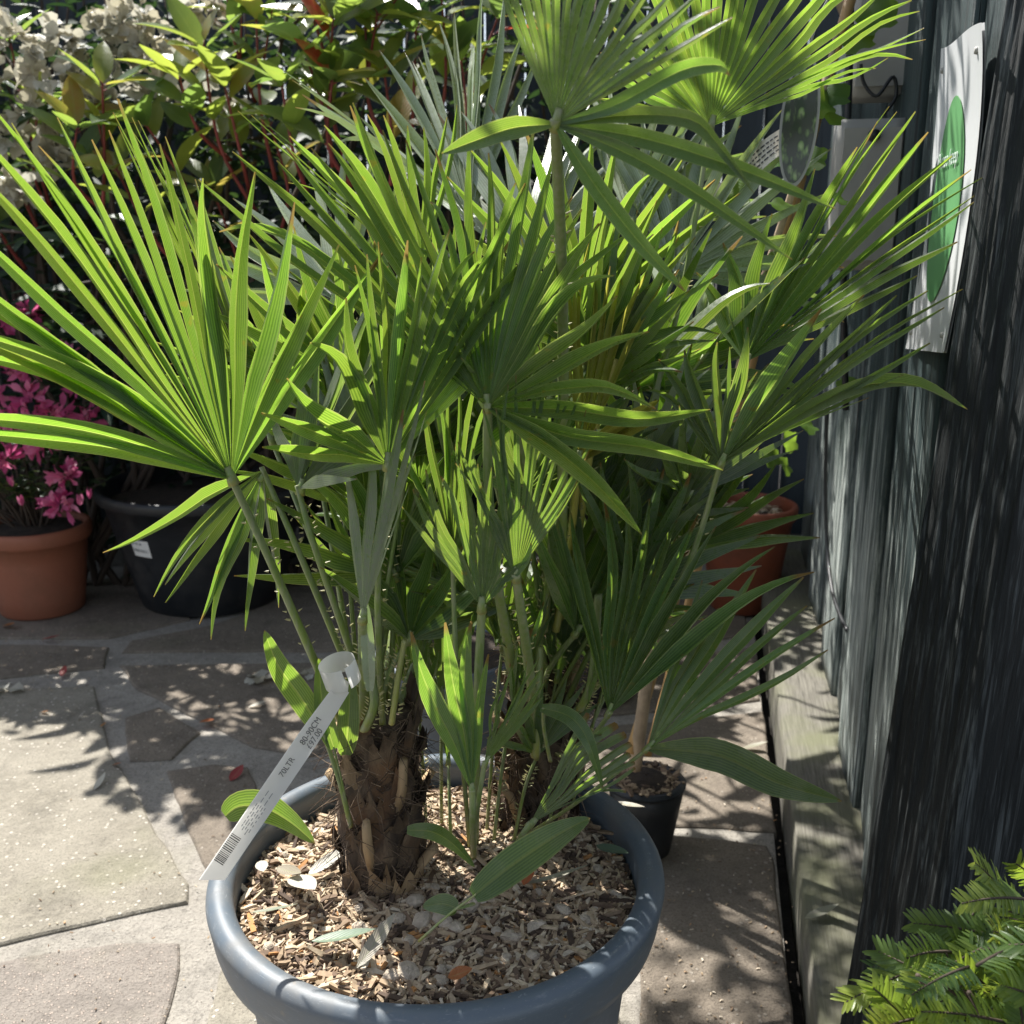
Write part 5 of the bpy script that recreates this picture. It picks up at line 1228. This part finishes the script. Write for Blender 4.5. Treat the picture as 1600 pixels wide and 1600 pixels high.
fallen('fallen_leaf', 'orange fallen leaf on the brown flagstone', 324, 1132, 0, .045, .024, -20, M['dead_red'], .6, .006)
fallen('fallen_leaf', 'brown curled leaf at the left edge beside the terracotta pot', 14, 982, 0, .05, .03, -20, M['dead_red'], .8, .008)
fallen('fallen_leaf', 'tiny orange leaf on the tan flagstone near the pale one', 183, 1197, 0, .022, .01, 0, M['dead_red'], .65)
fallen('fallen_leaf', 'tiny rust leaf at the left side of the tan flagstone', 70, 1115, 0, .024, .01, -15, M['dead_red'], .9)
fallen('fallen_leaf', 'tiny yellow leaf at the stone corner under the shade edge', 162, 1135, 0, .018, .009, 60, M['dead_red'], 1.0)
fallen('fallen_leaf', 'cream slender fallen leaf standing out on the tan flagstone', 157, 1226, 0, .05, .014, 82, M['olive_leaf'], .95, .006)
fallen('fallen_leaf', 'pale dry leaf on the brown flagstone below the petals', 403, 1105, 0, .045, .014, 12, M['olive_leaf'], .7, .006)
fallen('fallen_leaf', 'brown dry leaf in shade between the small black pot and fence', 1180, 1172, 0, .06, .02, 0, M['olive_leaf'], .4, .008)
fallen('fallen_leaf', 'grey curled leaf lying on the timber sleeper', 1284, 1434, .1, .058, .017, 12, M['olive_leaf'], .35, .008)
fallen('fallen_leaf', 'big silvery white leaf lying on the sunlit bark chips', 476, 1412, MULCH, .068, .028, -55, M['olive_leaf'], 1.0, .012)
fallen('fallen_leaf', 'smaller silvery white leaf left of the big one on the chips', 411, 1372, MULCH, .046, .015, -70, M['olive_leaf'], .98, .010)
fallen('fallen_leaf', 'grey green leaf at the front edge of the bark chips', 540, 1496, MULCH, .072, .020, -8, M['olive_leaf'], .05, .012)
fallen('fallen_leaf', 'tan dry leaf standing on the chips right of the grey green one', 592, 1500, MULCH, .065, .016, 55, M['olive_leaf'], .6, .016, tilt=.4)
fallen('fallen_leaf', 'narrow grey leaf on the chips under the big white one', 430, 1440, MULCH, .058, .010, -10, M['olive_leaf'], .2, .008)
fallen('fallen_leaf', 'brown grey leaf on the chips above the big white one', 455, 1385, MULCH, .05, .016, -40, M['olive_leaf'], .5, .010)
fallen('fallen_leaf', 'cream leaf under the arching green blade at the left rim', 440, 1300, MULCH, .085, .022, -18, M['olive_leaf'], .92, .004)
fallen('fallen_leaf', 'pale leaf beside the left trunk on the chips', 515, 1370, MULCH, .055, .017, 40, M['olive_leaf'], .85, .01)
fallen('fallen_leaf', 'tan leaf leaning on the chips by the right back rim', 985, 1268, MULCH, .055, .013, -50, M['olive_leaf'], .75, .012)
fallen('fallen_leaf', 'dark green leaf flat on the shaded chips at right', 958, 1345, MULCH, .058, .016, -50, M['olive_leaf'], .0, .008)
fallen('fallen_leaf', 'second dark green leaf beside it against the right rim', 992, 1335, MULCH, .05, .014, -75, M['olive_leaf'], .03, .008)
fallen('fallen_leaf', 'thin brown dry leaf lying across the shaded chips', 870, 1390, MULCH, .08, .007, 5, M['olive_leaf'], .4, .008)
fallen('fallen_leaf', 'orange brown leaf on the chips at the front rim', 720, 1535, MULCH, .026, .016, 10, M['dead_red'], .7, .006)
fallen('fallen_leaf', 'small rusty leaf upright in the shaded chips', 828, 1385, MULCH, .03, .016, 60, M['dead_red'], .5, .01, tilt=.6)
fallen('fallen_leaf', 'tiny bright green leaf at the left inner rim', 357, 1393, MULCH, .02, .013, 50, M['vine_leaf'], .9, .008)
def petals(label, px, py, n, r, seed):
    rr = random.Random(seed); c = atz(px, py, 0); mb = MB()
    for k in range(n):
        a = 6.283 * k / n + rr.uniform(-.3, .3); d = V((math.cos(a), math.sin(a), rr.uniform(.1, .5))); leaf(mb, c + V((0, 0, .004)), d, V((0, 0, 1)), r * rr.uniform(.7, 1.1), r * .7, rr.random(), .3, .3, 'obo', ns=5, wav=.12)
    tag(mb.build('fallen_flower', M['petal_white'], origin=c), label, 'flower', 'fallen white flowers')
petals('white fallen flower on the brown flagstone left of the tag', 405, 1062, 5, .05, 1)
petals('smaller white fallen flower right behind the green blade', 486, 1056, 4, .035, 2)
petals('white fallen petals at the left edge of the paving', 8, 1080, 3, .06, 3)
def specks():
    mb = MB()
    for i in range(420):
        x, y = R.uniform(-200, 640), R.uniform(960, 1600)
        if R.random() < .4: x, y = R.uniform(1000, 1240), R.uniform(1200, 1600)
        elif R.random() < .4: x, y = R.uniform(-100, 150), R.uniform(985, 1080)
        p = atz(x, y, 0); chip(mb, p + V((0, 0, .002)), R.uniform(.002, .007), R.uniform(.0015, .003), .0012, R.uniform(.1, 1))
    tag(mb.build('ground_litter', M['chips'], smooth=False), 'tiny crumbs of bark and petal scattered over the paving', 'litter', kind='stuff')
    mb = MB()
    for i in range(260):
        t = R.uniform(.25, 1.5); p = SA + sdir * t - snor * (.155 + abs(R.gauss(0, .03))); p.z = .103
        if (p - fpt(p.y, .103)).dot(FN) < .003: continue
        chip(mb, p, R.uniform(.004, .016), R.uniform(.003, .006), .002, R.uniform(0, .9))
    tag(mb.build('sleeper_litter', M['chips'], smooth=False), 'brown crumbs of soil and bark along the top of the sleeper', 'litter', kind='stuff')
specks()
